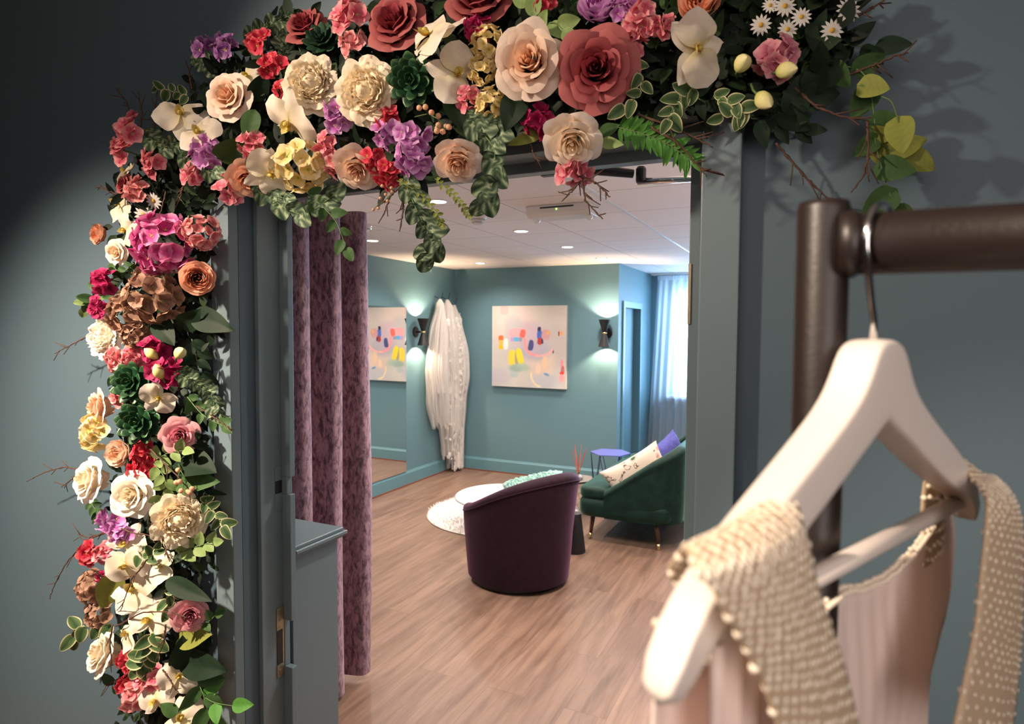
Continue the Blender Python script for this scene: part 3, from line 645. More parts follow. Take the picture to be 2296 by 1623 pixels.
def rbox(x0, x1, y0, y1, z0, z1, r, seg=5, bulge=0.0):
    m = MB(); poly = []
    for (cx_, cy_, a0) in ((x1-r, y1-r, 0), (x0+r, y1-r, pi/2), (x0+r, y0+r, pi), (x1-r, y0+r, 3*pi/2)):
        for i in range(seg+1): a = a0+i/seg*pi/2; poly.append((cx_, cy_, cos(a), sin(a)))
    n = len(poly); rz = min(r, (z1-z0)/2)*0.7; rows = []
    for j in range(seg+1): q = j/seg*pi/2; rows.append((z0+rz-rz*cos(q), r-rz+rz*sin(q)))
    for j in range(seg+1): q = j/seg*pi/2; rows.append((z1-rz+rz*sin(q), r-rz+rz*cos(q)))
    for (z, rr) in rows:
        for (a, b, c, d) in poly: m.vert(S(a+c*rr, b+d*rr, z))
    for j in range(len(rows)-1):
        for i in range(n): m.face(j*n+i, j*n+(i+1) % n, (j+1)*n+(i+1) % n, (j+1)*n+i)
    m.face(*reversed(range(n))); k = (len(rows)-1)*n
    # soft crowned top
    c = m.vert(S((x0+x1)/2, (y0+y1)/2, z1+bulge))
    for i in range(n): m.face(k+i, k+(i+1) % n, c)
    return m
obj('seat_base', rbox(SX0, -0.93, SY0+0.015, SY1-0.015, 0.195, 0.345, 0.10), GREEN, sf, smooth=True)
obj('seat_cushion', rbox(SX0+0.004, -0.95, SY0+0.03, SY1-0.03, 0.335, 0.425, 0.085, bulge=0.015), GREEN, sf, smooth=True)
WALN = simple('dark_walnut', (0.075, 0.028, 0.016), 0.35, var=0.2, vscale=30)
for (x, y, sx, sy) in ((-1.577, 4.789, -1, -1), (-1.025, 4.753, 1, -1), (-1.577, 6.23, -1, 1), (-1.025, 6.26, 1, 1)):
    m = MB(); m.tube([S(x-0.022*sx, y-0.012*sy, 0.215), S(x-0.004*sx, y-0.002*sy, 0.045)], [0.021, 0.0125], 16); lg = obj('leg', m, WALN, sf, smooth=True)
    m = MB(); m.tube([S(x-0.0043*sx, y-0.0022*sy, 0.048), S(x, y, 0.0)], [0.0133, 0.0105], 16); obj('brass_tip', m, BRASS, lg, smooth=True)
# cushions on the sofa
def floralmat():
    m, nt, p = newmat('floral_print'); tc = N(nt, 'ShaderNodeTexCoord')
    vo = N(nt, 'ShaderNodeTexVoronoi'); vo.inputs['Scale'].default_value = 9; nt.links.new(tc.outputs['Object'], vo.inputs['Vector'])
    cr = N(nt, 'ShaderNodeValToRGB'); cr.color_ramp.interpolation = 'CONSTANT'; e = cr.color_ramp.elements
    e[0].position = 0; e[0].color = hx('2a6a4a'); e[1].position = 0.22; e[1].color = hx('e8b8b4')
    q = e.new(0.30); q.color = hx('f0e6dc'); nt.links.new(vo.outputs['Distance'], cr.inputs['Fac'])
    v2 = N(nt, 'ShaderNodeTexNoise'); v2.inputs['Scale'].default_value = 16; v2.inputs['Detail'].default_value = 2; nt.links.new(tc.outputs['Object'], v2.inputs['Vector'])
    c2 = N(nt, 'ShaderNodeValToRGB'); c2.color_ramp.interpolation = 'CONSTANT'; f = c2.color_ramp.elements; f[0].position = 0; f[0].color = hx('f2eae0'); f[1].position = 0.60; f[1].color = hx('7a6a5c'); g = f.new(0.64); g.color = hx('f2eae0')
    nt.links.new(v2.outputs['Fac'], c2.inputs['Fac']); mx = N(nt, 'ShaderNodeMix', data_type='RGBA', blend_type='MULTIPLY'); mx.inputs['Factor'].default_value = 1
    nt.links.new(cr.outputs['Color'], mx.inputs['A']); nt.links.new(c2.outputs['Color'], mx.inputs['B']); nt.links.new(mx.outputs['Result'], p.inputs['Base Color']); p.inputs['Roughness'].default_value = 0.8
    return m
fc = thing('floral_cushion', 'cream floral cushion leaning along near arm of green sofa', 'cushion', (-1.21, 4.86, 0.515), (R_(84), R_(-33), R_(6)))
obj('cushion_cover', pillow(0.52, 0.36, 0.15, 0.1), floralmat(), fc, smooth=True)
BLUEF = fabric('violet_blue_fabric', (0.075, 0.075, 0.30), (0.11, 0.11, 0.38), 0.4, 'a0a0ff')
bc = thing('blue_cushion', 'violet blue cushion with pointed corners propped behind floral one', 'cushion', (-1.10, 5.42, 0.545), (R_(70), R_(-22), R_(62)))
obj('cushion_cover', pillow(0.44, 0.40, 0.15, 0.14), BLUEF, bc, smooth=True)

# ------------------------------------------------------------------ side tables
BLUEM = simple('blue_violet_metal', (0.13, 0.14, 0.42), 0.4, 0.1)
def hexa(r, a0=0): return [(r*cos(a0+k*pi/3), r*sin(a0+k*pi/3)) for k in range(6)]
ht = thing('hexagonal_table', 'blue hexagonal wire leg side table near the alcove corner', 'table', (-1.80, 6.07, 0))
a0 = R_(14); m = MB(); m.prism(hexa(0.20, a0), 0.442, 0.45); obj('tabletop', m, BLUEM, ht)
WIRE = simple('dark_blue_wire', (0.03, 0.035, 0.10), 0.4, 0.3)
tp_ = hexa(0.19, a0); bt = hexa(0.175, a0+pi/6)
for k in range(6):
    m = MB(); m.tube([(tp_[k][0], tp_[k][1], 0.442), (bt[k][0], bt[k][1], 0.004)], 0.0035, 6); m.tube([(tp_[(k+1) % 6][0], tp_[(k+1) % 6][1], 0.442), (bt[k][0], bt[k][1], 0.004)], 0.0035, 6)
    obj('leg', m, WIRE, ht)
m = MB(); m.tube([(p_[0], p_[1], 0.0045) for p_ in bt+bt[:1]], 0.0035, 6); obj('base_ring', m, WIRE, ht)
TAUPE = simple('taupe_glass_top', (0.30, 0.24, 0.21), 0.12)
lt = thing('low_hexagonal_table', 'low dark edged hexagonal table carrying reed diffuser', 'table', (-1.955, 5.47, 0))
m = MB(); m.prism(hexa(0.195, R_(-8)), 0.288, 0.30); obj('tabletop', m, BLACK, lt)
m = MB(); m.prism(hexa(0.185, R_(-8)), 0.3002, 0.302); obj('inlay', m, TAUPE, lt)
for k in range(6):
    q = hexa(0.18, R_(-8))[k]; e = hexa(0.15, R_(22))[k]; m = MB(); m.tube([(q[0], q[1], 0.289), (e[0], e[1], 0.003)], 0.0035, 6); obj('leg', m, BRASS, lt)
rd = thing('reed_diffuser', 'clear reed diffuser bottle with orange sticks on low hexagonal table', 'diffuser', (-1.905, 5.42, 0.302))
GLB = simple('clear_bottle_glass', (0.9, 0.85, 0.8), 0.05); GLB.node_tree.nodes['Principled BSDF'].inputs['Transmission Weight'].default_value = 0.8
m = MB(); m.lathe([(0.0, 0.0), (0.042, 0.0), (0.046, 0.008), (0.042, 0.03), (0.018, 0.05), (0.014, 0.055), (0.014, 0.068)], n=24, cap=False); obj('bottle', m, GLB, rd, smooth=True)
m = MB(); m.lathe([(0.0155, 0.066), (0.0155, 0.074), (0.012, 0.075)], n=16); obj('cap', m, BRASS, rd)
REED = simple('orange_reed', (0.50, 0.10, 0.05), 0.6)
rnd = random.Random(5)
for k in range(8):
    a = 2*pi*k/8+rnd.random(); s = 0.18+0.10*rnd.random(); m = MB(); m.tube([(0, 0, 0.03), (s*0.30*cos(a), s*0.30*sin(a), 0.03+s)], 0.0028, 6); obj('reed', m, REED, rd)
for (dx, dy, lb) in ((-0.05, -0.10, 'small gold tealight holder left of reed diffuser'), (0.02, -0.115, 'small gold tealight holder in front of reed diffuser')):
    m = MB(); m.lathe([(0.022, 0.0), (0.026, 0.02), (0.024, 0.028), (0.019, 0.028), (0.018, 0.008), (0.0, 0.008)], n=20, cap=False)
    o = obj('tealight_holder', m, BRASS, smooth=True, loc=(-1.905+dx, 5.42+dy, 0.302)); tag(o, lb, 'candle holder', 'gold tealight holders by the diffuser')

# ------------------------------------------------------------------ clothes rail, hanger and beaded dress (close to the camera)
cr2 = thing('clothes_rail', 'dark brown tubular clothes rail at the right edge of the picture', 'clothes rail', (0.002, 0.430, 0))
m = MB(); m.lathe([(0.0148, 0), (0.0148, 1.723), (0.0138, 1.727), (0.0, 1.727)], n=40, cap=False); obj('upright', m, PIPE, cr2, smooth=True)
RY = 90
m = MB(); m.lathe([(0.0178, 0.0), (0.0178, 1.25)], (0.013, -0.004, 1.701), 40, mat=Matrix.Rotation(R_(90), 4, 'Y')); obj('hanging_bar', m, PIPE, cr2, smooth=True)
m = MB(); m.lathe([(0.0198, 0.0), (0.0198, 0.008), (0.0182, 0.011)], (0.008, -0.004, 1.701), 40, mat=Matrix.Rotation(R_(90), 4, 'Y')); obj('joint_collar', m, PIPE, cr2, smooth=True)
m = MB(); m.lathe([(0.0155, 0), (0.0155, 1.7325), (0.0, 1.7325)], (1.26, 0, 0), 32, cap=False); obj('upright', m, PIPE, cr2, smooth=True)
for x in (0, 1.26):
    m = MB(); m.tube([(x, -0.25, 0.018), (x, 0.25, 0.018)], 0.018, 16); obj('foot', m, PIPE, cr2, smooth=True)

HN = Vector((0.0355, 0.433, 1.646)); HD = Vector((0.417, 0.909, 0)).normalized(); HT = Vector((HD.y, -HD.x, 0))
HN = HN - HD*0.015
hg = thing('wooden_hanger', 'white wooden coat hanger hooked over dark clothes rail', 'coat hanger', tuple(HN))
def HP(s, t, z): return HD*s+HT*t+Vector((0, 0, z))       # local to the hanger origin
HWH = simple('white_painted_wood', (0.80, 0.72, 0.66), 0.4, var=0.03)
upper = [(0, .0005), (.012, -.0005), (.020, -.005), (.026, -.014), (.034, -.025), (.048, -.036), (.07, -.048), (.1, -.063), (.135, -.080), (.165, -.097), (.185, -.112), (.200, -.139)]
lower = [(0, -.046), (.005, -.048), (.012, -.051), (.022, -.056), (.036, -.062), (.052, -.070), (.074, -.081), (.10, -.093), (.13, -.106), (.155, -.115), (.172, -.122), (.190, -.145)]
def thk(k): return 0.0125*(1-0.28*(k/11)**2)
m = MB(); NS = len(upper); rows = []
order = [(-1, k) for k in reversed(range(1, NS))]+[(1, k) for k in range(NS)]
for (sg, k) in order:
    (us, uz), (ls, lz) = upper[k], lower[k]; th = thk(k); ring = []
    for q in range(20):
        a = 2*pi*q/20; c, s_ = cos(a), sin(a); c = math.copysign(abs(c)**0.3, c); s_ = math.copysign(abs(s_)**0.3, s_)
        f = 0.5+0.5*s_; ring.append(m.vert(HP(sg*(ls+(us-ls)*f), c*th, lz+(uz-lz)*f)))
    rows.append(ring)
for r0, r1 in zip(rows, rows[1:]):
    for q in range(20): m.face(r0[q], r1[q], r1[(q+1) % 20], r0[(q+1) % 20])
m.face(*rows[0]); m.face(*reversed(rows[-1]))
o = obj('shoulders', m, HWH, hg, smooth=True); sm = o.modifiers.new('sub', 'SUBSURF'); sm.levels = 1; sm.render_levels = 1
m = MB(); m.tube([HP(-0.165, -0.001, -0.124), HP(0.182, -0.001, -0.124)], 0.0055, 14); obj('trouser_bar', m, HWH, hg, smooth=True)
cz = 1.701-HN.z
hk = [HP(0.001, 0, -0.004), HP(0, 0, 0.012), HP(-0.004, 0, 0.020)]
for i in range(13):
    a = R_(208-i*16); hk.append(HP(0.0085+0.0222*cos(a), 0, cz+0.0222*sin(a)))
obj('hook', (lambda mm: (mm.tube(hk, 0.0021, 12), mm)[1])(MB()), CHROME, hg, smooth=True)

# dress
IVORY = gauze('ivory_crepe', 'fbe8e0', 1.0, 0.7, 0.18)
NET = simple('ivory_mesh_ground', (0.52, 0.39, 0.26), 0.7)
PEARL = simple('cream_pearl', (0.93, 0.82, 0.67), 0.12); PEARL.node_tree.nodes['Principled BSDF'].inputs['Coat Weight'].default_value = 1.0
dr = thing('beaded_dress', 'ivory wedding dress with pearl beaded straps on white hanger', 'dress', tuple(HN))
def loft(rows, bulge=0.004, n=14):
    """rows: ((s,t,z) inner, (s,t,z) outer)"""
    def fn(a, b):
        k = b*(len(rows)-1); i = min(int(k), len(rows)-2); f = k-i
        def cm(j):      # catmull-rom
            g = lambda q: Vector(rows[max(0, min(len(rows)-1, q))][j])
            p0, p1, p2, p3 = g(i-1), g(i), g(i+1), g(i+2)
            return 0.5*((2*p1)+(p2-p0)*f+(2*p0-5*p1+4*p2-p3)*f*f+(3*p1-p0-3*p2+p3)*f**3)
        A, B = cm(0), cm(1); p = A*(1-a)+B*a
        return p+Vector((0, bulge*sin(pi*a), 0))
    return fn
def hpv(p): return HP(p[0], p[1], p[2])
ico = []
def pearlize(mb, fn, nu, nv, r, rnd, jit=0.25, side=1):
    for j in range(nv):
        for i in range(nu):
            a = (i+0.5*(j % 2)+rnd.uniform(-jit, jit)*0.6+0.25)/nu; b = (j+0.5+rnd.uniform(-jit, jit)*0.6)/nv
            if not 0 <= a <= 1: continue
            p = hpv(fn(a, b)); p2 = hpv(fn(min(1, a+.02), b)); p3 = hpv(fn(a, min(1, b+.01)))
            nn = (p2-p).cross(p3-p); nn = nn.normalized() if nn.length > 1e-9 else HT
            rr = r*rnd.uniform(0.8, 1.1)
            for s in (side,):
                c = p+nn*rr*0.6*s
                mb.lathe([(0.0, -rr), (rr*.62, -rr*.78), (rr*.97, -rr*.22), (rr*.97, rr*.22), (rr*.62, rr*.78), (0.0, rr)], c, 8, cap=False)
rnd = random.Random(9)
def hst(u, v, t):     # point on the hanger's own plane (offset t) seen at a pixel, in hanger coordinates
    d = cray(u, v); o_ = HN+HT*t; k = (o_-CAMP).dot(HT)/d.dot(HT); p = CAMP+d*k-HN
    return (p.dot(HD), t, p.z)
near = [((-0.095, -0.018, -0.14), (-0.150, -0.019, -0.128)), ((-0.085, -0.018, -0.11), (-0.156, -0.020, -0.112)), ((-0.078, -0.016, -0.085), (-0.163, -0.019, -0.100)), ((-0.077, -0.006, -0.066), (-0.168, -0.010, -0.089))]
for (u1, v1, u2, v2, t) in ((1784, 1102, 1536, 1222, .006), (1800, 1165, 1560, 1275, .017), (1818, 1230, 1594, 1310, .021), (1838, 1320, 1632, 1380, .023), (1870, 1412, 1676, 1462, .024), (1900, 1510, 1718, 1548, .025), (1930, 1640, 1755, 1660, .026), (1958, 1760, 1790, 1780, .027)):
    near.append((hst(u1, v1, t), hst(u2, v2, t)))
far = [((0.150, -0.018, -0.175), (0.200, -0.018, -0.165)), ((0.150, -0.018, -0.11), (0.200, -0.018, -0.125)), ((0.152, -0.006, -0.080), (0.204, -0.006, -0.108))]
for (u1, v1, u2, v2, t) in ((2180, 1072, 2214, 1062, .014), (2200, 1090, 2247, 1078, .025), (2214, 1130, 2283, 1128, .034), (2212, 1190, 2297, 1210, .036), (2200, 1300, 2296, 1330, .036), (2190, 1400, 2292, 1440, .036), (2170, 1500, 2285, 1530, .036), (2140, 1640, 2270, 1650, .036)):
    far.append((hst(u1, v1, t), hst(u2, v2, t)))
for nm, rw, lb in (('beaded_strap', near, 1), ('beaded_strap', far, 2)):
    fn = loft(rw, 0.004)
    m = MB(); m.grid(14, 60, lambda a, b: hpv(fn(a, b))); st = obj(nm, m, NET, dr, smooth=True); so = st.modifiers.new('solid', 'SOLIDIFY'); so.thickness = 0.0015; so.offset = -1 if lb == 1 else 1
    m = MB(); pearlize(m, fn, 13 if lb == 1 else 9, 46 if lb == 1 else 54, 0.0022, rnd, 0.25, -1 if lb == 1 else 1)
    p_ = obj('pearls', m, PEARL, st, smooth=True); p_['kind'] = 'stuff'
# back panel with scooped neckline, gathered below its beaded edge
NK = [hst(u, v, -.017) for (u, v) in ((1880, 1328), (1930, 1317), (1975, 1297), (2010, 1270), (2055, 1222), (2090, 1165), (2108, 1105))]
NK = [(p[0], p[2]) for p in NK]; c0 = NK[0][0]
NKL = [(2*c0-x, z) for x, z in reversed(NK[1:])]+NK
NKL = [(max(-0.19, x), z) for x, z in NKL]
RE = [hst(u, v, -.014) for (u, v) in ((2135, 1110), (2150, 1200), (2137, 1323), (2100, 1457), (2090, 1568), (2086, 1700))]
RE = [(p[0], p[2]) for p in RE]
def curve(pts, a):
    k = a*(len(pts)-1); i = min(int(k), len(pts)-2); f = k-i
    g = lambda q: pts[max(0, min(len(pts)-1, q))]
    return tuple(0.5*((2*g(i)[j])+(g(i+1)[j]-g(i-1)[j])*f+(2*g(i-1)[j]-5*g(i)[j]+4*g(i+1)[j]-g(i+2)[j])*f*f+(3*g(i)[j]-g(i-1)[j]-3*g(i+1)[j]+g(i+2)[j])*f**3) for j in (0, 1))
def back(a, b):
    (s0, z0) = curve(NKL, a); (sr, zr) = curve(RE, b)
    f = b; sb = -0.18+(sr+0.18)*a; w = min(1, b*2.5)
    s_ = s0*(1-w)+sb*w; z = z0+((-0.42)-z0)*b; 
    if a > 0.9: q = (a-0.9)/0.1; s_ = s_*(1-q)+sr*q; z = z*(1-q)+zr*q
    g = 0.0009*sin(a*95+2*sin(a*11))*min(1, b*8)*(1-min(.7, b*1.6))
    return HP(s_, -0.017+g, z)
m = MB(); m.grid(200, 30, back); bp = obj('back_panel', m, IVORY, dr, smooth=True); so = bp.modifiers.new('solid', 'SOLIDIFY'); so.thickness = 0.0012
m = MB()
for k in range(110):
    s, z = curve(NKL, k/109)
    for q in range(2): m.lathe([(0.0, -.0019), (.0012, -.0014), (.0019, 0), (.0012, .0014), (0.0, .0019)], HP(s, -0.017+0.003*q, z+0.0015*(1-q)+rnd.uniform(-.0008, .0008)), 8, cap=False)
obj('neckline_beading', m, PEARL, bp, smooth=True)['kind'] = 'stuff'
# front panel linings hanging under the straps
for nm, s0, s1, t, z0 in (('front_panel', -0.165, -0.115, 0.004, -0.125),):
    m = MB(); m.grid(40, 20, lambda a, b: HP((s0+(s1-s0)*a)*(1-0.05*b), t+0.003*sin(a*22+b), z0-0.46*b)); o = obj(nm, m, IVORY, dr, smooth=True); so = o.modifiers.new('solid', 'SOLIDIFY'); so.thickness = 0.001
# ------------------------------------------------------------------ flower garland around the doorway
YWALL = 1.335
rg_ = random.Random(21)
PM_ = {}
def pm(name):
    if name in PM_: return PM_[name]
    S = dict(
     peach=[(0, 'f0b286'), (.45, 'f8d2b2'), (1, 'fce8d8')], cream=[(0, 'f4d2a4'), (.4, 'fae4c6'), (1, 'fdf0e0')], white=[(0, 'f3dcae'), (.4, 'faeed6'), (1, 'fcf6ec')],
     dusty=[(0, '6a1a26'), (.5, 'a23e48'), (1, 'c4706e')], rosepink=[(0, 'b44e6c'), (.5, 'd88496'), (1, 'eeb6ba')], salmon=[(0, 'dc7450'), (.5, 'f0aa86'), (1, 'f8cbb0')],
     peony=[(0, 'f4d8a0'), (.4, 'fae6be'), (1, 'fdf1d8')],
     lilac=[(0, 'f0e0a0'), (.16, 'c050b0'), (.5, 'd890d2'), (1, 'eec4ea')], purple=[(0, 'e8d8a0'), (.18, '6c2a74'), (.55, '965a9c'), (1, 'bf94c2')],
     pink=[(0, 'd0c880'), (.16, 'd84a70'), (.5, 'ee8898'), (1, 'f8bcb8')], palepink=[(0, 'c8c070'), (.2, 'd86478'), (.6, 'eda0a0'), (1, 'f6cbc2')],
     hotpink=[(0, 'd8c870'), (.16, 'c23088'), (.5, 'de66aa'), (1, 'f2aed0')], magenta=[(0, '7c0a3c'), (.4, 'a81450'), (1, 'd0407c')], red=[(0, 'e0c070'), (.16, 'b81436'), (.55, 'd83450'), (1, 'f07c80')],
     yellow=[(0, 'b8c060'), (.2, 'f0d480'), (.6, 'f8e6aa'), (1, 'faecc8')], brown=[(0, '9a9460'), (.2, '8a6250'), (.6, 'b08a76'), (1, 'd0aa90')],
     orchid=[(0, 'ece0a0'), (.25, 'f8ecd4'), (1, 'fcf2e4')], orchidlip=[(0, 'a04a30'), (.4, 'dcc04c'), (1, 'f2e49c')],
     succulent=[(0, '7a9a62'), (.4, '2a5034'), (.85, '1c3e26'), (1, '58804e')], darkleafy=[(0, '22382a'), (1, '2f5238')],
     berryskin=[(0, 'ecc09c'), (1, 'f4d2b8')], daisy=[(0, 'efe8dc'), (1, 'fbf8f2')], bud=[(0, '9ab060'), (.4, 'dcd884'), (1, 'f2e8b0')])
    if name in S:
        m = petalmat('petal_'+name, S[name], 0.35 if name == 'succulent' else 0.6, 0.0 if name in ('succulent', 'bud') else 0.30)
    else:
        Lf = dict(leaf_dark=[(0, '101f14'), (1, '1e3622')], leaf_mid=[(0, '2c4a26'), (1, '4a6a3a')], leaf_bright=[(0, '356e28'), (1, '5c9440')], leaf_light=[(0, '6c8c4c'), (1, '9ab070')],
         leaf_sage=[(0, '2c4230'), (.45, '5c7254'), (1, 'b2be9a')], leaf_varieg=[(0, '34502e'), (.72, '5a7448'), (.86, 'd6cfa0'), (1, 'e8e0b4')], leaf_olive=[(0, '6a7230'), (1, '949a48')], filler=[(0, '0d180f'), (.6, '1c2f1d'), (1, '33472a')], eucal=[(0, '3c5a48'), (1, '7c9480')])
        m = petalmat(name, Lf[name], 0.6, 0.12, 0.25); m.node_tree.nodes['Principled BSDF'].inputs['Specular IOR Level'].default_value = 0.22
    PM_[name] = m; return m
STEM = simple('green_stem', (0.10, 0.17, 0.05), 0.6); TWIG = simple('brown_twig', (0.085, 0.038, 0.022), 0.7, var=0.3, vscale=30); EYE = simple('daisy_eye', (0.55, 0.33, 0.04), 0.8)

def petal(m, phi, r0, r1, h0, h1, Wd, curl, t0, t1, rnd, na=13, nb=9, amp=0.03, ruf=0.0):
    s1, s2 = rnd.random()*9, rnd.random()*9; lean = rnd.uniform(-.04, .04)
    def fn(a, b):
        x = 2*a-1; b = b*(1-0.20*abs(x)**3); wid = Wd*(0.45+0.55*sin(pi*(0.08+0.62*b)))
        ang = phi+x*wid; tip = max(0, b-0.62)/0.38
        r = r0+(r1-r0)*b**1.25+curl*tip*tip*(1.0-0.15*abs(x))+0.05*x*r0+amp*noise.noise(Vector((x*1.7+s1, b*2, s2)))*(0.3+b)
        z = h0+(h1-h0)*b**0.85-(h1-h0)*0.30*abs(x)**2.2*b*b-curl*0.9*tip**2.0+lean*x+ruf*noise.noise(Vector((x*5+s2, b*3, s1)))*b
        r = max(0.01, r)
        return (Vector((r*cos(ang), r*sin(ang), z)), t0+(t1-t0)*b)
    m.grid(na, nb, fn)
def rose_mesh(seed, openness=1.0):
    r = random.Random(seed); hrt, out = MB(), MB()
    for i in range(13):
        f = i/12; petal(hrt, i*2.39996+r.random()*.3, .02+.24*f, .03+.33*f, .05, .84-.10*f*f, 1.25-.40*f, 0.01+.07*f, 0.0+.15*f, .35+.30*f, r, amp=.02)
    for i in range(5):
        petal(out, i*2*pi/5+r.uniform(-.15, .15), .26, .47, .0, .74, .88, .10*openness, .2, .75, r, amp=.05)
    for i in range(6):
        petal(out, i*2*pi/6+.4+r.uniform(-.15, .15), .32, .62, -.12, .66, .84, .15*openness, .35, .9, r, amp=.07, ruf=.03)
    for i in range(5):
        petal(out, i*2*pi/5+.9+r.uniform(-.2, .2), .34, .78, -.30, .46, .95, .20*openness, .5, 1.0, r, amp=.09, ruf=.05)
    return hrt, out
def peony_mesh(seed, full=1.0):
    r = random.Random(seed); hrt, out = MB(), MB()
    hrt.lathe([(0, .52), (.16, .46), (.30, .30), (.36, .05)], n=20, cap=False, t=.6)
    for i in range(44):
        f = sqrt((i+.5)/44); a = i*2.39996; petal(hrt, a, .10+.50*f, -.02+.70*f+r.uniform(-.05, .05), .05-.15*f, .60-.30*f*f+r.uniform(-.06, .06), .80-.38*f, .05, .35+.2*f, .7+.3*r.random(), r, 11, 8, amp=.10, ruf=.10)
    for ring, (rr, hh, n) in enumerate(((.78, .32, 9), (.92, .10, 8))):
        for i in range(n): petal(out, i*2*pi/n+ring*.4+r.uniform(-.15, .15), .35, rr, -.25, hh, .50, .12, .5, 1, r, 11, 8, amp=.08, ruf=.12)
    return hrt, out
def english_mesh(seed):
    r = random.Random(seed); hrt, out = MB(), MB()
    for i in range(30):
        f = sqrt((i+.5)/30); petal(hrt, i*2.39996, .05+.42*f, .03+.50*f, .0, .36+.20*f, .50, -.04, .0, .4+.4*f, r, 6, 6, amp=.05, ruf=.05)
    for ring, (rr, hh, n) in enumerate(((.62, .58, 6), (.80, .50, 7), (.92, .30, 7))):
        for i in range(n): petal(out, i*2*pi/n+ring*.5, .34+.1*ring, rr, -.20, hh, .62, -.05, .35, 1, r, 9, 7, amp=.03)
    return hrt, out
def leaf_into(m, L, Wd, p=.75, q=.8, cup=.15, bend=.2, mat=None, na=7, nb=10, tint='edge', wav=0.0, rnd=None, notch=0.0, serr=0):
    s = (rnd or rg_).random()*10
    def fn(a, b):
        x = 2*a-1; w = max(0.0, sin(pi*min(1, b**p)))**q*Wd/2; yb = b*L
        if serr: w *= 1-0.35*abs(((b*serr) % 1)-.0)
        X = w*x; Y = yb-notch*L*abs(x)**1.5*(1-b)**3
        Z = cup*abs(X)-bend*L*b*b+wav*Wd*sin(b*9+s)*x*0.5
        if tint == 'edge': t = max(abs(x)**1.0, 0.0)*0.95 if 0.04 < b < 0.96 else 0.95
        elif tint == 'vein': t = (0.5+0.5*cos(math.atan2(X, Y+1e-5)*11+b*2))**1.4*0.95*(1 if abs(x) < .97 else .3)
        elif tint == 'len': t = b
        else: t = 0.35+0.45*(0.5+0.5*cos(b*28+abs(x)*5))*0.5+0.25*abs(x)
        v = Vector((X, Y, Z)); return ((mat @ v) if mat is not None else v, t)
    m.grid(na, nb, fn)
def floret_mesh(seed, n=4, wide=1.0, cupz=.15):
    r = random.Random(seed); m = MB()
    for i in range(n):
        M_ = Matrix.Rotation(2*pi*i/n+r.uniform(-.12, .12), 4, 'Z') @ Matrix.Rotation(R_(14+r.uniform(-10, 14)), 4, 'X')
        leaf_into(m, 1.0, 1.05*wide*(4/n)**.6, .80, .62, cupz, -.05, M_, 6, 7, 'len', .12, r)
    m.lathe([(0.0, .02), (.07, .05), (.05, .10), (0.0, .11)], (0, 0, 0), 8, cap=False, t=0.0)
    return m
MC = {}
def mesh_of(key, fn, mat):
    k = (key, mat.name)
    if k not in MC:
        if ('raw', key) not in MC: MC[('raw', key)] = fn()
        MC[k] = MC[('raw', key)].mesh(key, mat)
    return MC[k]
def pair_of(kind, seed, mat):
    kk = ('pair', kind, seed)
    if kk not in MC: MC[kk] = {'rose': rose_mesh, 'peony': peony_mesh, 'english': english_mesh}[kind](seed)
    k2 = (kk, mat.name)
    if k2 not in MC: MC[k2] = (MC[kk][0].mesh(kind+'_heart', mat), MC[kk][1].mesh(kind+'_petals', mat))
    return MC[k2]

# centre line of the garland in the photo's frame, used to lean the outer flowers outwards
CL = [(345, 1700), (340, 1300), (320, 900), (350, 520), (470, 300), (640, 230), (900, 190), (1200, 150), (1550, 130), (1850, 150)]
def lean(u, v):
    best = None
    for (a, b), (c, d) in zip(CL, CL[1:]):
        t = max(0, min(1, ((u-a)*(c-a)+(v-b)*(d-b))/((c-a)**2+(d-b)**2))); x, y = a+t*(c-a), b+t*(d-b); q = (u-x)**2+(v-y)**2
        if best is None or q < best[0]: best = (q, u-x, v-y)
    return best[1]/220, -best[2]/260
def place(u, v, size, off, dx=0, dz=0):
    p = py(u, v, YWALL-off); dep = (p-CAMP).dot(fw); s = size*dep/FPX
    lx, lz = lean(u, v)
    n = (CAMP-p).normalized()*0.55+Vector((0, -1, 0))*0.45+Vector((lx+dx+rg_.uniform(-.1, .1), 0, lz+dz+rg_.uniform(-.1, .1)))
    q = n.normalized().to_track_quat('Z', 'Y') @ Euler((0, 0, rg_.random()*6.28)).to_quaternion()
    return p, s, q.to_euler()
GN = dict(rose='roses in the garland', peony='peonies in the garland', english='ranunculus blooms in the garland', orchid='orchids in the garland', hydrangea='hydrangea heads in the garland', sprig='blossom sprigs in the garland', succulent='green succulents in the garland', daisy='daisies in the garland', bud='pale green buds in the garland')
NM = dict(rose=('silk_rose', 'rose'), peony=('silk_peony', 'peony'), english=('silk_ranunculus', 'flower'), orchid=('silk_orchid', 'orchid'), hydrangea=('silk_hydrangea', 'hydrangea'), sprig=('blossom_sprig', 'flower'), succulent=('succulent', 'succulent'), daisy=('silk_daisy', 'daisy'), bud=('flower_bud', 'flower bud'))
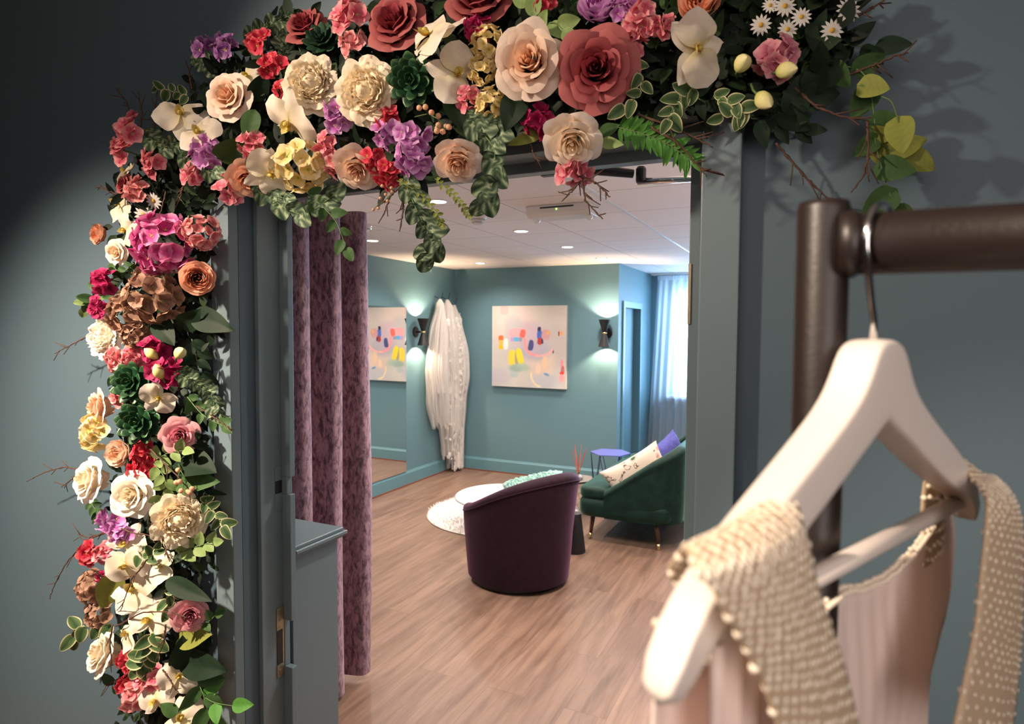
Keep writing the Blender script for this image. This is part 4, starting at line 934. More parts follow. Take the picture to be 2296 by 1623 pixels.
def flower(kind, col, u, v, size, label, off=0.12, dx=0, dz=0):
    p, s, rot = place(u, v, size, off, dx, dz)
    if kind == 'orchid':
        q = rot.to_quaternion() @ Euler((rg_.uniform(-.55, .45), rg_.uniform(-.55, .55), 0)).to_quaternion(); rot = q.to_euler()
    t = thing(NM[kind][0], label, NM[kind][1], p, rot, GN[kind]); r = s/2; seed = rg_.randint(1, 3); mat = pm(col)
    if kind == 'rose': r *= 1.10
    if kind in ('rose', 'peony', 'english'):
        a, b = pair_of(kind, seed, mat); zo = (0, 0, -0.1*r)
        link('heart' if kind == 'rose' else 'inner_petals', a, t, zo, None, r); link('outer_petals', b, t, zo, None, r)
    elif kind == 'orchid':
        lip = pm('orchidlip')
        for k, (an, L, Wd) in enumerate(((90, 1.0, .62), (215, .95, .58), (325, .95, .58))):
            me = mesh_of('orchid_sepal', lambda: (lambda m: (leaf_into(m, 1.0, .68, .75, .7, -.25, .22, None, 7, 10, 'len', .12), m)[1])(MB()), mat)
            link('sepal', me, t, (0, 0, -.03*r), (R_(rg_.uniform(-5, 12)), 0, R_(an-90)), r*L)
        for k, an in enumerate((8, 172)):
            me = mesh_of('orchid_petal', lambda: (lambda m: (leaf_into(m, 1.0, 1.12, .85, .55, -.22, .20, None, 11, 11, 'len', .16), m)[1])(MB()), mat)
            link('petal', me, t, (0, 0, .04*r), (R_(rg_.uniform(0, 18)), 0, R_(an-90)), r)
        def lipm():
            m = MB()
            for an, L, Wd in ((180, .40, .30), (130, .30, .24), (230, .30, .24)): leaf_into(m, L, Wd, .8, .7, .2, -.5, Matrix.Rotation(R_(an), 4, 'Z') @ Matrix.Rotation(R_(35), 4, 'X'), 5, 6, 'len')
            m.lathe([(0, .0), (.07, .05), (.085, .14), (.05, .20), (0, .22)], (0, 0, .02), 10, cap=False, t=.6); return m
        link('lip', mesh_of('orchid_lip', lipm, lip), t, (0, 0, .05*r), None, r)['label'] = 'yellow centre lip'
    elif kind == 'hydrangea':
        n = 18; fr = 0.40*r
        for i in range(n):
            z = 1-(i+.5)/n*0.95; a = i*2.39996; rr = sqrt(max(0, 1-z*z)); d = Vector((rr*cos(a), rr*sin(a), z*.75))
            d += Vector([rg_.uniform(-.07, .07) for _ in range(3)])
            me = mesh_of('floret_%d' % (i % 3), lambda: floret_mesh(i % 3, 4, 1.15), mat)
            o = link('floret', me, t, d*r*.72, (d+Vector([rg_.uniform(-.25, .25) for _ in range(3)])).to_track_quat('Z', 'Y').to_euler(), fr*rg_.uniform(.8, 1.12))
    elif kind == 'sprig':
        n = 7 if size > 55 else 5; fr = r*0.56
        for i in range(n):
            a = i*2.39996+seed; q = sqrt((i+.3)/n)*.62; d = Vector((q*cos(a)*1.1, q*sin(a), .35-.35*q+rg_.uniform(-.1, .12)))
            me = mesh_of('blossom_%d' % (i % 3), lambda: floret_mesh(10+i % 3, 5, 1.1, .3), mat)
            link('blossom', me, t, d*r, (Vector((d.x, d.y, .55))+Vector([rg_.uniform(-.4, .4) for _ in range(3)])).to_track_quat('Z', 'Y').to_euler(), fr*rg_.uniform(.85, 1.15))
        m = MB(); m.tube([(0, 0, .2), (.05, -.1, -.3), (0, 0, -.8)], .04, 6); link('stem', mesh_of('sprig_stem', lambda: m, STEM), t, None, None, r)
    elif kind == 'succulent':
        def sl():
            m = MB()
            def fn(a, b):
                an = 2*pi*a; w = .30*sin(pi*min(1, (b*.96+.03)**1.3))**.55; return (Vector((w*cos(an), b, .085*sin(an)*sin(pi*min(1, b*.92+.06))**.6+.30*b*b)), b if abs(cos(an)) < .93 else min(1, b*.9+.15))
            m.grid(12, 9, fn, True, False); return m
        me = mesh_of('succulent_leaf', sl, mat)
        for ring, (n, L, el) in enumerate(((3, .30, 68), (5, .48, 50), (7, .68, 34), (9, .88, 18), (9, 1.0, 2))):
            for i in range(n): link('leaf', me, t, (0, 0, .16*r-.07*ring*r), Euler((R_(el+rg_.uniform(-4, 4)), 0, 2*pi*i/n+ring*.45), 'XYZ'), r*L)
    elif kind == 'daisy':
        def dp():
            m = MB()
            for i in range(13): leaf_into(m, .95, .30, .7, .5, .1, .05, Matrix.Rotation(2*pi*i/13, 4, 'Z') @ Matrix.Translation((0, .1, 0)), 4, 5, 'len')
            return m
        link('petals', mesh_of('daisy_petals', dp, mat), t, None, None, r)
        link('centre', mesh_of('daisy_centre', lambda: (lambda m: (m.lathe([(.24, 0), (.22, .10), (.12, .16), (0, .18)], n=12, cap=False), m)[1])(MB()), EYE), t, None, None, r)
    elif kind == 'bud':
        link('bud', mesh_of('bud_body', lambda: (lambda m: (m.grid(14, 9, lambda a, b: (Vector(((.62*sin(pi*b)**.75*(1+.06*cos(6*pi*a)))*cos(2*pi*a), (.62*sin(pi*b)**.75*(1+.06*cos(6*pi*a)))*sin(2*pi*a), 1.1-2.1*b)), 1-b), True, False), m)[1])(MB()), mat), t, None, None, r)
        m = MB(); m.tube([(0, 0, -.9), (.1, 0, -1.6), (.5, .1, -2.6)], .10, 7); link('stem', mesh_of('bud_stem', lambda: m, STEM), t, None, None, r)
    return t
F = flower
# --- roses, peonies, ranunculus
F('rose', 'peach', 520, 222, 108, 'peach rose on the outer bend of the arch, upper left', .13)
F('peony', 'peony', 699, 188, 138, 'ruffled cream peony, left of the pair on the arch', .13)
F('peony', 'peony', 820, 205, 150, 'ruffled cream peony beside the dark succulent on the arch', .15)
F('rose', 'peach', 1190, 143, 165, 'largest pale peach rose at the top of the arch', .16, 0, .05)
F('rose', 'dusty', 1338, 157, 182, 'largest dusty red rose right of the pale peach rose', .14)
F('rose', 'cream', 1284, 310, 130, 'cream peach rose hanging below the arch near the door closer', .15, 0, -.1)
F('rose', 'peach', 1028, 355, 110, 'pale peach rose beside hanging striped leaves under the arch', .14, 0, -.35)
F('rose', 'peach', 803, 372, 108, 'peach pink rose behind red blossoms under the arch', .11, 0, -.2)
F('rose', 'salmon', 553, 398, 86, 'flattened salmon peach rose above the left door jamb', .11, 0, -.5)
F('rose', 'dusty', 690, 68, 98, 'dark dusty rose at the outer edge above the cream peonies', .07)
F('rose', 'dusty', 893, 62, 140, 'dusty red rose left of the top white orchid', .09)
F('rose', 'dusty', 1078, 12, 150, 'dusty red rose cut by the top edge above yellow hydrangea', .09)
F('english', 'salmon', 1570, 6, 112, 'peach ranunculus cut by the top edge above white orchid', .13, 0, -.1)
F('english', 'lilac', 1345, 12, 112, 'lilac ruffled bloom at the top edge above the dusty red rose', .11)
F('english', 'salmon', 223, 525, 56, 'small salmon ranunculus on the outer left edge of the column', .08)
F('rose', 'cream', 266, 566, 58, 'small closed cream rose left of the hot pink hydrangea', .09)
F('english', 'salmon', 443, 624, 88, 'open salmon ranunculus at the inner edge beside the jamb', .11)
F('peony', 'white', 233, 755, 108, 'white peony at the outer left edge below brown hydrangea', .11)
F('rose', 'peach', 232, 912, 84, 'peach rose left of the two green succulents', .10, -.35, 0)
F('rose', 'rosepink', 405, 975, 82, 'dusky pink rose at the inner edge right of the lower succulent', .11)
F('english', 'peach', 268, 1016, 72, 'small peach ranunculus between yellow hydrangea and white roses', .13)
F('rose', 'white', 212, 1077, 102, 'cream white rose on the outer edge, left of the white pair', .14)
F('rose', 'white', 302, 1110, 104, 'cream white rose right of the other one in the column', .15)
F('peony', 'peony', 402, 1166, 124, 'large ruffled cream peony at the inner edge of the column', .14, .25, 0)
F('rose', 'rosepink', 424, 1375, 78, 'half open pink rose low on the inner edge of the column', .12, .2, -.3)
F('rose', 'white', 240, 1465, 98, 'cream white rose low on the outer edge near the ivy', .12, -.25, 0)
F('rose', 'dusty', 285, 418, 52, 'small brown red rose above the daisies on the outer bend', .09)
# --- orchids
F('orchid', 'orchid', 965, 82, 175, 'large white orchid at the top centre of the arch', .17, 0, .1)
F('orchid', 'orchid', 1022, 165, 140, 'white orchid just right of the dark succulent', .14)
F('orchid', 'orchid', 1562, 110, 168, 'white orchid at the right end of the arch beside green buds', .16)
F('orchid', 'orchid', 650, 272, 150, 'cream orchid below the cream peonies', .15, 0, -.2)
F('orchid', 'orchid', 603, 388, 118, 'drooping cream orchid left of hanging yellow hydrangea', .14, 0, -.2)
F('orchid', 'orchid', 405, 258, 118, 'cream orchid on the outer bend left of the peach rose', .12)
F('orchid', 'orchid', 447, 300, 105, 'cream orchid above the lilac bloom on the bend', .13)
F('orchid', 'orchid', 557, 172, 80, 'small white orchid above the peach rose on the bend', .09)
F('orchid', 'orchid', 282, 388, 78, 'small cream orchid under pink blossoms at the outer left bend', .08)
F('orchid', 'orchid', 266, 458, 88, 'white orchid left of the daisies', .09)
F('orchid', 'orchid', 283, 516, 78, 'cupped white orchid left of the hot pink hydrangea', .11)
F('orchid', 'orchid', 355, 892, 84, 'cream orchid between the two green succulents and the buds', .14)
F('orchid', 'orchid', 283, 1215, 96, 'cream orchid below lilac blossoms in the column', .12)
F('orchid', 'orchid', 285, 1266, 118, 'bright white orchid above the brown blossoms in the column', .15, -.2, 0)
F('orchid', 'orchid', 300, 1322, 118, 'broad cream orchid in the middle of the lower column', .13)
F('orchid', 'orchid', 362, 1272, 82, 'cream orchid right of the bright white one in the lower column', .12)
F('orchid', 'orchid', 335, 1388, 112, 'cream orchid left of the half open pink rose', .13)
F('orchid', 'orchid', 286, 1420, 90, 'cream orchid right of the variegated ivy', .14)
F('orchid', 'orchid', 398, 1520, 92, 'translucent cream orchid with a pointed tip near the bottom', .13, .2, 0)
F('orchid', 'orchid', 350, 1568, 98, 'cream orchid below coral blossoms near the bottom edge', .13)
F('orchid', 'orchid', 408, 1612, 110, 'cream orchid cut by the bottom edge of the picture', .14)
# --- hydrangeas
F('hydrangea', 'yellow', 678, 372, 138, 'yellow cream hydrangea hanging under the arch', .13, 0, -.3)
F('hydrangea', 'yellow', 1098, 100, 92, 'small yellow hydrangea left of the largest peach rose', .12)
F('hydrangea', 'yellow', 1082, 158, 72, 'yellow green hydrangea florets below white orchid', .13)
F('hydrangea', 'yellow', 1105, 238, 88, 'yellow hydrangea below left of the largest peach rose', .12)
F('hydrangea', 'hotpink', 370, 545, 150, 'large hot pink hydrangea on the left bend', .14)
F('hydrangea', 'hotpink', 345, 578, 90, 'deep pink florets hanging under the large hot pink hydrangea', .15)
F('hydrangea', 'palepink', 452, 520, 92, 'pale pink hydrangea touching the left jamb', .11)
F('hydrangea', 'brown', 345, 668, 142, 'antique brown hydrangea in the upper column', .14)
F('hydrangea', 'brown', 290, 700, 104, 'tan brown hydrangea left of the larger antique one', .13)
F('hydrangea', 'brown', 305, 748, 72, 'small brown hydrangea florets beside the white peony', .13)
F('hydrangea', 'yellow', 222, 968, 98, 'yellow hydrangea left of the lower succulent', .11, -.2, 0)
F('hydrangea', 'brown', 212, 1312, 82, 'tan blossoms at the outer edge of the lower column', .09)
F('hydrangea', 'brown', 226, 1372, 74, 'tan cream blossoms below the other tan ones near the ivy', .09)
# --- sprigs of small blossoms
for a in (('purple', 462, 110, 62, 'purple blossoms at the far upper left of the arch'), ('purple', 508, 108, 66, 'purple blossoms right of the other ones at the upper left edge'),
 ('red', 583, 92, 66, 'red blossoms near the top edge of the left bend'), ('red', 613, 150, 62, 'red blossoms between peach rose and left peony'), ('red', 640, 205, 52, 'crimson blossoms tucked against the left cream peony'),
 ('pink', 788, 36, 92, 'coral pink blossoms at the top between two dusty roses'), ('palepink', 790, 100, 66, 'pale coral blossoms above the right cream peony'), ('lilac', 800, 165, 50, 'lilac blossoms squeezed between the two cream peonies'),
 ('lilac', 762, 262, 74, 'lilac blossoms below the gap between the cream peonies'), ('red', 872, 268, 62, 'crimson blossoms right below the right cream peony'), ('magenta', 1072, 66, 70, 'crimson blossoms above the yellow hydrangea at the top'),
 ('lilac', 868, 302, 72, 'lilac blossoms left of the large lilac cluster'), ('lilac', 930, 305, 88, 'lilac blossoms left of the pale peach rose under the arch'), ('lilac', 925, 360, 86, 'lower lilac blossoms hanging above striped leaves'),
 ('red', 838, 358, 62, 'red blossoms in front of the peach pink rose'), ('red', 873, 390, 70, 'lower red blossoms under the arch'), ('pink', 738, 330, 66, 'pink blossoms right of hanging yellow hydrangea'), ('palepink', 752, 372, 52, 'pale pink blossoms left of the peach pink rose'),
 ('pink', 562, 326, 62, 'coral blossoms under the peach rose of the bend'), ('pink', 515, 425, 66, 'pink blossoms at the corner above the left jamb'), ('pink', 1056, 226, 66, 'pink blossoms left of lower yellow hydrangea'),
 ('magenta', 1205, 268, 78, 'dark mauve blossoms under the largest peach rose'), ('pink', 1288, 380, 82, 'pink blossoms hanging lowest under the arch'), ('pink', 1440, 50, 92, 'pink blossoms right of the lilac ruffled bloom'), ('pink', 1424, 92, 70, 'pink blossoms beside the dusty red rose'), ('pink', 1486, 62, 62, 'pink blossoms left of the white orchid'),
 ('rosepink', 1745, 135, 100, 'rose pink blossoms behind the green buds at the right end'), ('lilac', 1398, 18, 60, 'pale lilac blossoms at the top edge right of the ruffled bloom'), ('red', 1222, 5, 60, 'red blossoms at the top edge above light green leaves'),
 ('pink', 298, 290, 74, 'coral pink blossoms topmost on the outer left bend'), ('pink', 285, 340, 78, 'coral pink blossoms lower on the outer left bend'), ('pink', 345, 366, 62, 'pink blossoms inside the left bend near round leaves'), ('lilac', 463, 346, 80, 'lilac bloom on the bend above small pink blossoms'), ('pink', 432, 392, 56, 'small pink blossoms below the lilac bloom'), ('palepink', 308, 430, 58, 'pale pink buds right of the small brown red rose'),
 ('magenta', 240, 630, 66, 'crimson blossoms at the outer edge left of brown hydrangea'), ('magenta', 222, 690, 56, 'crimson blossoms above the white peony'), ('magenta', 350, 785, 74, 'magenta blossoms behind the pale buds in the column'), ('magenta', 378, 830, 78, 'magenta blossoms right of the upper succulent'), ('palepink', 262, 806, 58, 'coral petals at the outer edge above the upper succulent'), ('pink', 300, 800, 56, 'mauve pink blossoms above the upper succulent'),
 ('palepink', 272, 886, 52, 'pale pink florets between peach rose and upper succulent'), ('red', 325, 1010, 62, 'red blossoms left of the dusky pink rose'), ('red', 322, 1052, 64, 'red blossoms above the right white rose'),
 ('lilac', 250, 1168, 66, 'lilac pink blossoms below the left white rose'), ('lilac', 275, 1198, 58, 'lilac pink blossoms left of the large cream peony'), ('red', 202, 1238, 62, 'coral red blossoms at the outer edge of the lower column'), ('pink', 238, 1238, 58, 'coral blossoms beside the bright white orchid'),
 ('red', 290, 1480, 58, 'red blossoms right of the low white rose'), ('red', 284, 1532, 52, 'crimson blossoms near the bottom of the column'), ('palepink', 305, 1560, 68, 'coral pink blossoms near the bottom of the column'), ('pink', 340, 1520, 62, 'pink blossoms left of the translucent cream orchid'), ('magenta', 232, 1296, 42, 'dark crimson blossoms behind the tan ones')):
    F('sprig', a[0], a[1], a[2], a[3]*1.12, a[4], .12)
# --- succulents, daisies, buds
F('succulent', 'succulent', 925, 180, 118, 'dark green succulent rosette on the arch between peony and orchid', .13)
F('succulent', 'succulent', 297, 858, 98, 'green succulent rosette, upper of the two in the column', .15)
F('succulent', 'succulent', 314, 945, 104, 'green succulent rosette, lower of the two in the column', .15)
F('succulent', 'darkleafy', 722, 92, 88, 'dark green rosette beside the dusty rose at the outer edge', .08)
for (u, v, s, lb) in ((322, 482, 44, 'white daisy, lower of the pair on the bend'), (344, 450, 40, 'white daisy, upper of the pair on the bend'), (1760, 14, 50, 'white daisy at the top edge of the right end'), (1706, 56, 46, 'white daisy nearest the white orchid'), (1797, 38, 44, 'white daisy right of the one at the top edge'), (1766, 66, 44, 'white daisy above the pink blossoms at the right end'), (1866, 68, 50, 'drooping white daisy second from the right'), (1903, 22, 56, 'white daisy farthest right at the top edge'), (1727, 12, 36, 'small white daisy left of the top edge one')):
    F('daisy', 'daisy', u, v, s, lb, .10, .2 if u > 1000 else 0, -.2)
def bud(u, v, s, dirpx, label):
    p, sz, rot = place(u, v, s, .15); tip = py(u+dirpx[0], v+dirpx[1], YWALL-.17)-p
    t = F('bud', 'bud', u, v, s, label, .15); t.rotation_euler = tip.to_track_quat('Z', 'Y').to_euler()
bud(1664, 143, 60, (10, -14), 'pale green bud nearest the white orchid at the right end'); bud(1762, 158, 58, (40, -8), 'pale green bud farthest right'); bud(1712, 224, 60, (30, 26), 'pale green bud lowest at the right end')
bud(340, 794, 36, (-24, -18), 'pale green bud, left of the three above the orchid'); bud(403, 792, 42, (22, -26), 'pale green bud, right of the three above the orchid'); bud(357, 834, 42, (-12, -24), 'pale green bud, lowest of the three above the orchid')

# --- leaves
def frame_for(p, d, nrm):
    y = d.normalized(); z = (nrm-y*nrm.dot(y)).normalized(); x = y.cross(z)
    m = Matrix((x, y, z)).transposed().to_4x4(); m.translation = p; return m
LK = dict(ovate=dict(W=.55, p=.72, q=.85, tint='rib'), round=dict(W=.95, p=.66, q=.55, tint='vein', notch=.25), varieg=dict(W=.70, p=.70, q=.62, tint='edge', notch=.1), heart=dict(W=.85, p=.58, q=.75, tint='rib', notch=.25), small=dict(W=.65, p=.75, q=.7, tint='rib'), long=dict(W=.28, p=.7, q=.8, tint='rib'))
def addleaf(m, p, d, nrm, L, kind, rnd):
    k = LK[kind]; leaf_into(m, L, L*k['W'], k['p'], k['q'], .12+.2*rnd.random(), rnd.uniform(.05, .3), frame_for(p, d, nrm), 9 if kind == 'round' else 7, 11, k['tint'], .05, rnd, k.get('notch', 0))
def wp(u, v, off): return py(u, v, YWALL-off)
def leafsprig(name, label, cat, pts, n, lpx, kind, mat, spread=50, group=None, stemr=.0014, stemmat=None, jitter=.35):
    rnd = random.Random(int(pts[0][0]*7+pts[0][1])); P = [wp(*q) for q in pts]; o0 = P[0]
    t = thing(name, label, cat, o0, None, group); L0 = lpx*(P[len(P)//2]-CAMP).dot(fw)/FPX
    sm = MB(); dense = []
    for i in range(41):
        k = i/40*(len(P)-1); j = min(int(k), len(P)-2); f = k-j; g = lambda q: P[max(0, min(len(P)-1, q))]
        dense.append(0.5*((2*g(j))+(g(j+1)-g(j-1))*f+(2*g(j-1)-5*g(j)+4*g(j+1)-g(j+2))*f*f+(3*g(j)-g(j-1)-3*g(j+1)+g(j+2))*f**3))
    sm.tube([q-o0 for q in dense], [stemr*(1.2-.6*i/40) for i in range(41)], 6); obj('stem', sm, stemmat or STEM, t, smooth=True)
    m = MB()
    for i in range(n):
        k = int(2+i*(38/max(1, n-1))) if n > 1 else 39; k = min(k, 40); tg = (dense[min(k+1, 40)]-dense[max(k-1, 0)]).normalized()
        view = (CAMP-dense[k]).normalized(); side = tg.cross(view).normalized()*(1 if i % 2 else -1); sp = R_(spread*rnd.uniform(.6, 1.2)) if i < n-1 else R_(8)
        d = tg*cos(sp)+side*sin(sp)+view*rnd.uniform(-.1, .35); nr = view+Vector([rnd.uniform(-jitter, jitter) for _ in range(3)])
        addleaf(m, dense[k]-o0, d, nr, L0*rnd.uniform(.78, 1.12), kind, rnd)
    obj('foliage', m, pm(mat), t, smooth=True); return t
def bigleaf(label, u0, v0, u1, v1, kind, mat, off=.10, wide=1.0):
    a, b = wp(u0, v0, off), wp(u1, v1, off+.02); rnd = random.Random(int(u0+v0)); m = MB(); view = (CAMP-a).normalized()
    k = dict(LK[kind]); L = (b-a).length
    leaf_into(m, L, L*k['W']*wide, k['p'], k['q'], .2, .12, frame_for(Vector((0, 0, 0)), b-a, view+Vector([rnd.uniform(-.3, .3) for _ in range(3)])), 9, 13, k['tint'], .06, rnd, k.get('notch', 0))
    o = obj('silk_leaf', m, pm(mat), smooth=True, loc=a); tag(o, label, 'leaf', 'single large leaves in the garland'); return o
BL = bigleaf
BL('dark pointed leaf reaching over the left jamb beside brown hydrangea', 430, 705, 512, 736, 'ovate', 'leaf_dark', .10, .75)
BL('dark leaf under brown hydrangea in the column', 352, 715, 385, 770, 'ovate', 'leaf_dark', .13); BL('dark leaf left of the one over the left jamb', 405, 735, 445, 700, 'ovate', 'leaf_dark', .11)
BL('long dark leaf below the berries at the inner edge', 395, 1085, 478, 1075, 'long', 'leaf_mid', .10, 1.4); BL('dark leaf under the dusky pink rose', 398, 1032, 476, 1050, 'ovate', 'leaf_dark', .10)
BL('olive green leaf between tan blossoms and broad cream orchid', 262, 1280, 226, 1372, 'ovate', 'leaf_olive', .12); BL('broad green leaf above the half open pink rose', 372, 1300, 462, 1345, 'ovate', 'leaf_dark', .13, .5)
BL('yellow olive leaf below the half open pink rose', 402, 1424, 462, 1424, 'ovate', 'leaf_olive', .10); BL('dark leaf below the yellow olive leaf', 405, 1480, 494, 1506, 'ovate', 'leaf_dark', .10, .8); BL('dark upright leaf left of the inner edge, low', 405, 1505, 410, 1432, 'ovate', 'leaf_dark', .11)
BL('green leaf below the cream orchid near the bottom edge', 396, 1604, 360, 1576, 'ovate', 'leaf_mid', .15, 1.2)
BL('left dark leaf under the largest peach rose', 1168, 205, 1130, 290, 'ovate', 'leaf_dark', .14, 1.25); BL('right dark leaf under the largest peach rose', 1182, 212, 1160, 294, 'ovate', 'leaf_dark', .13, 1.2); BL('dark green leaf right of the dark succulent, low', 1008, 215, 1042, 288, 'ovate', 'leaf_dark', .12)
BL('slim olive leaf on the door head under mauve blossoms', 1226, 290, 1136, 326, 'long', 'leaf_olive', .10, 1.1); BL('dark leaf right of the bend peach rose', 566, 225, 600, 165, 'ovate', 'leaf_dark', .10); BL('green leaf between coral blossoms and peonies', 572, 245, 548, 318, 'ovate', 'leaf_mid', .12)
BL('olive green leaf above the salmon rose of the bend', 505, 352, 542, 315, 'heart', 'leaf_mid', .12); BL('dark leaf at the outer bend under purple blossoms', 500, 150, 468, 122, 'ovate', 'leaf_dark', .08)
BL('small green leaf right of the hanging cream peach rose', 1345, 300, 1386, 280, 'ovate', 'leaf_mid', .13); BL('pale green leaf right of the hanging cream peach rose', 1348, 318, 1394, 324, 'ovate', 'leaf_light', .13, .8)
LS = leafsprig
LS('leaf_sprig', 'light green leaf sprig above the largest peach rose', 'leaf sprig', [(1215, 60, .13), (1190, 28, .14), (1180, -10, .14)], 4, 58, 'small', 'leaf_light', 50)
LS('leaf_sprig', 'light green leaf sprig between peach and dusty red roses', 'leaf sprig', [(1212, 62, .13), (1240, 50, .15), (1262, 66, .15)], 4, 52, 'small', 'leaf_light', 45)
LS('ivy_trail', 'right striped leaf trail hanging beside the pale peach rose', 'leaf trail', [(1070, 290, .13), (1105, 330, .15), (1108, 400, .16), (1080, 455, .15)], 8, 50, 'round', 'leaf_sage', 40)
LS('ivy_trail', 'left striped leaf trail hanging lowest into the doorway', 'leaf trail', [(905, 400, .12), (925, 450, .13), (950, 500, .13), (975, 540, .13), (958, 575, .13)], 11, 44, 'round', 'leaf_sage', 50)
LS('ivy_trail', 'thin green berry trail right of the left striped trail', 'leaf trail', [(975, 400, .13), (1010, 430, .13), (1035, 460, .13), (1052, 486, .13)], 22, 12, 'small', 'leaf_olive', 60, None, .0009)
LS('ivy_trail', 'thin green berry trail left of the plain one beside red blossoms', 'leaf trail', [(890, 405, .13), (935, 430, .13), (975, 470, .13), (990, 505, .13)], 22, 13, 'small', 'leaf_olive', 60, None, .0009)
LS('ivy_trail', 'striped leaf trail crossing the top of the plum curtain', 'leaf trail', [(575, 410, .12), (615, 450, .12), (680, 480, .12), (745, 440, .12)], 9, 42, 'round', 'leaf_sage', 45)
LS('ivy_trail', 'green leaf trail ending in front of the plum curtain', 'leaf trail', [(690, 440, .12), (720, 460, .12), (755, 500, .12), (775, 555, .12)], 9, 34, 'small', 'leaf_mid', 55)
LS('fern_frond', 'bright green fern frond over the top right corner of the doorway', 'fern', [(1385, 285, .10), (1440, 300, .11), (1500, 325, .11), (1550, 360, .11)], 46, 44, 'long', 'leaf_bright', 62, None, .0012, None, .1)
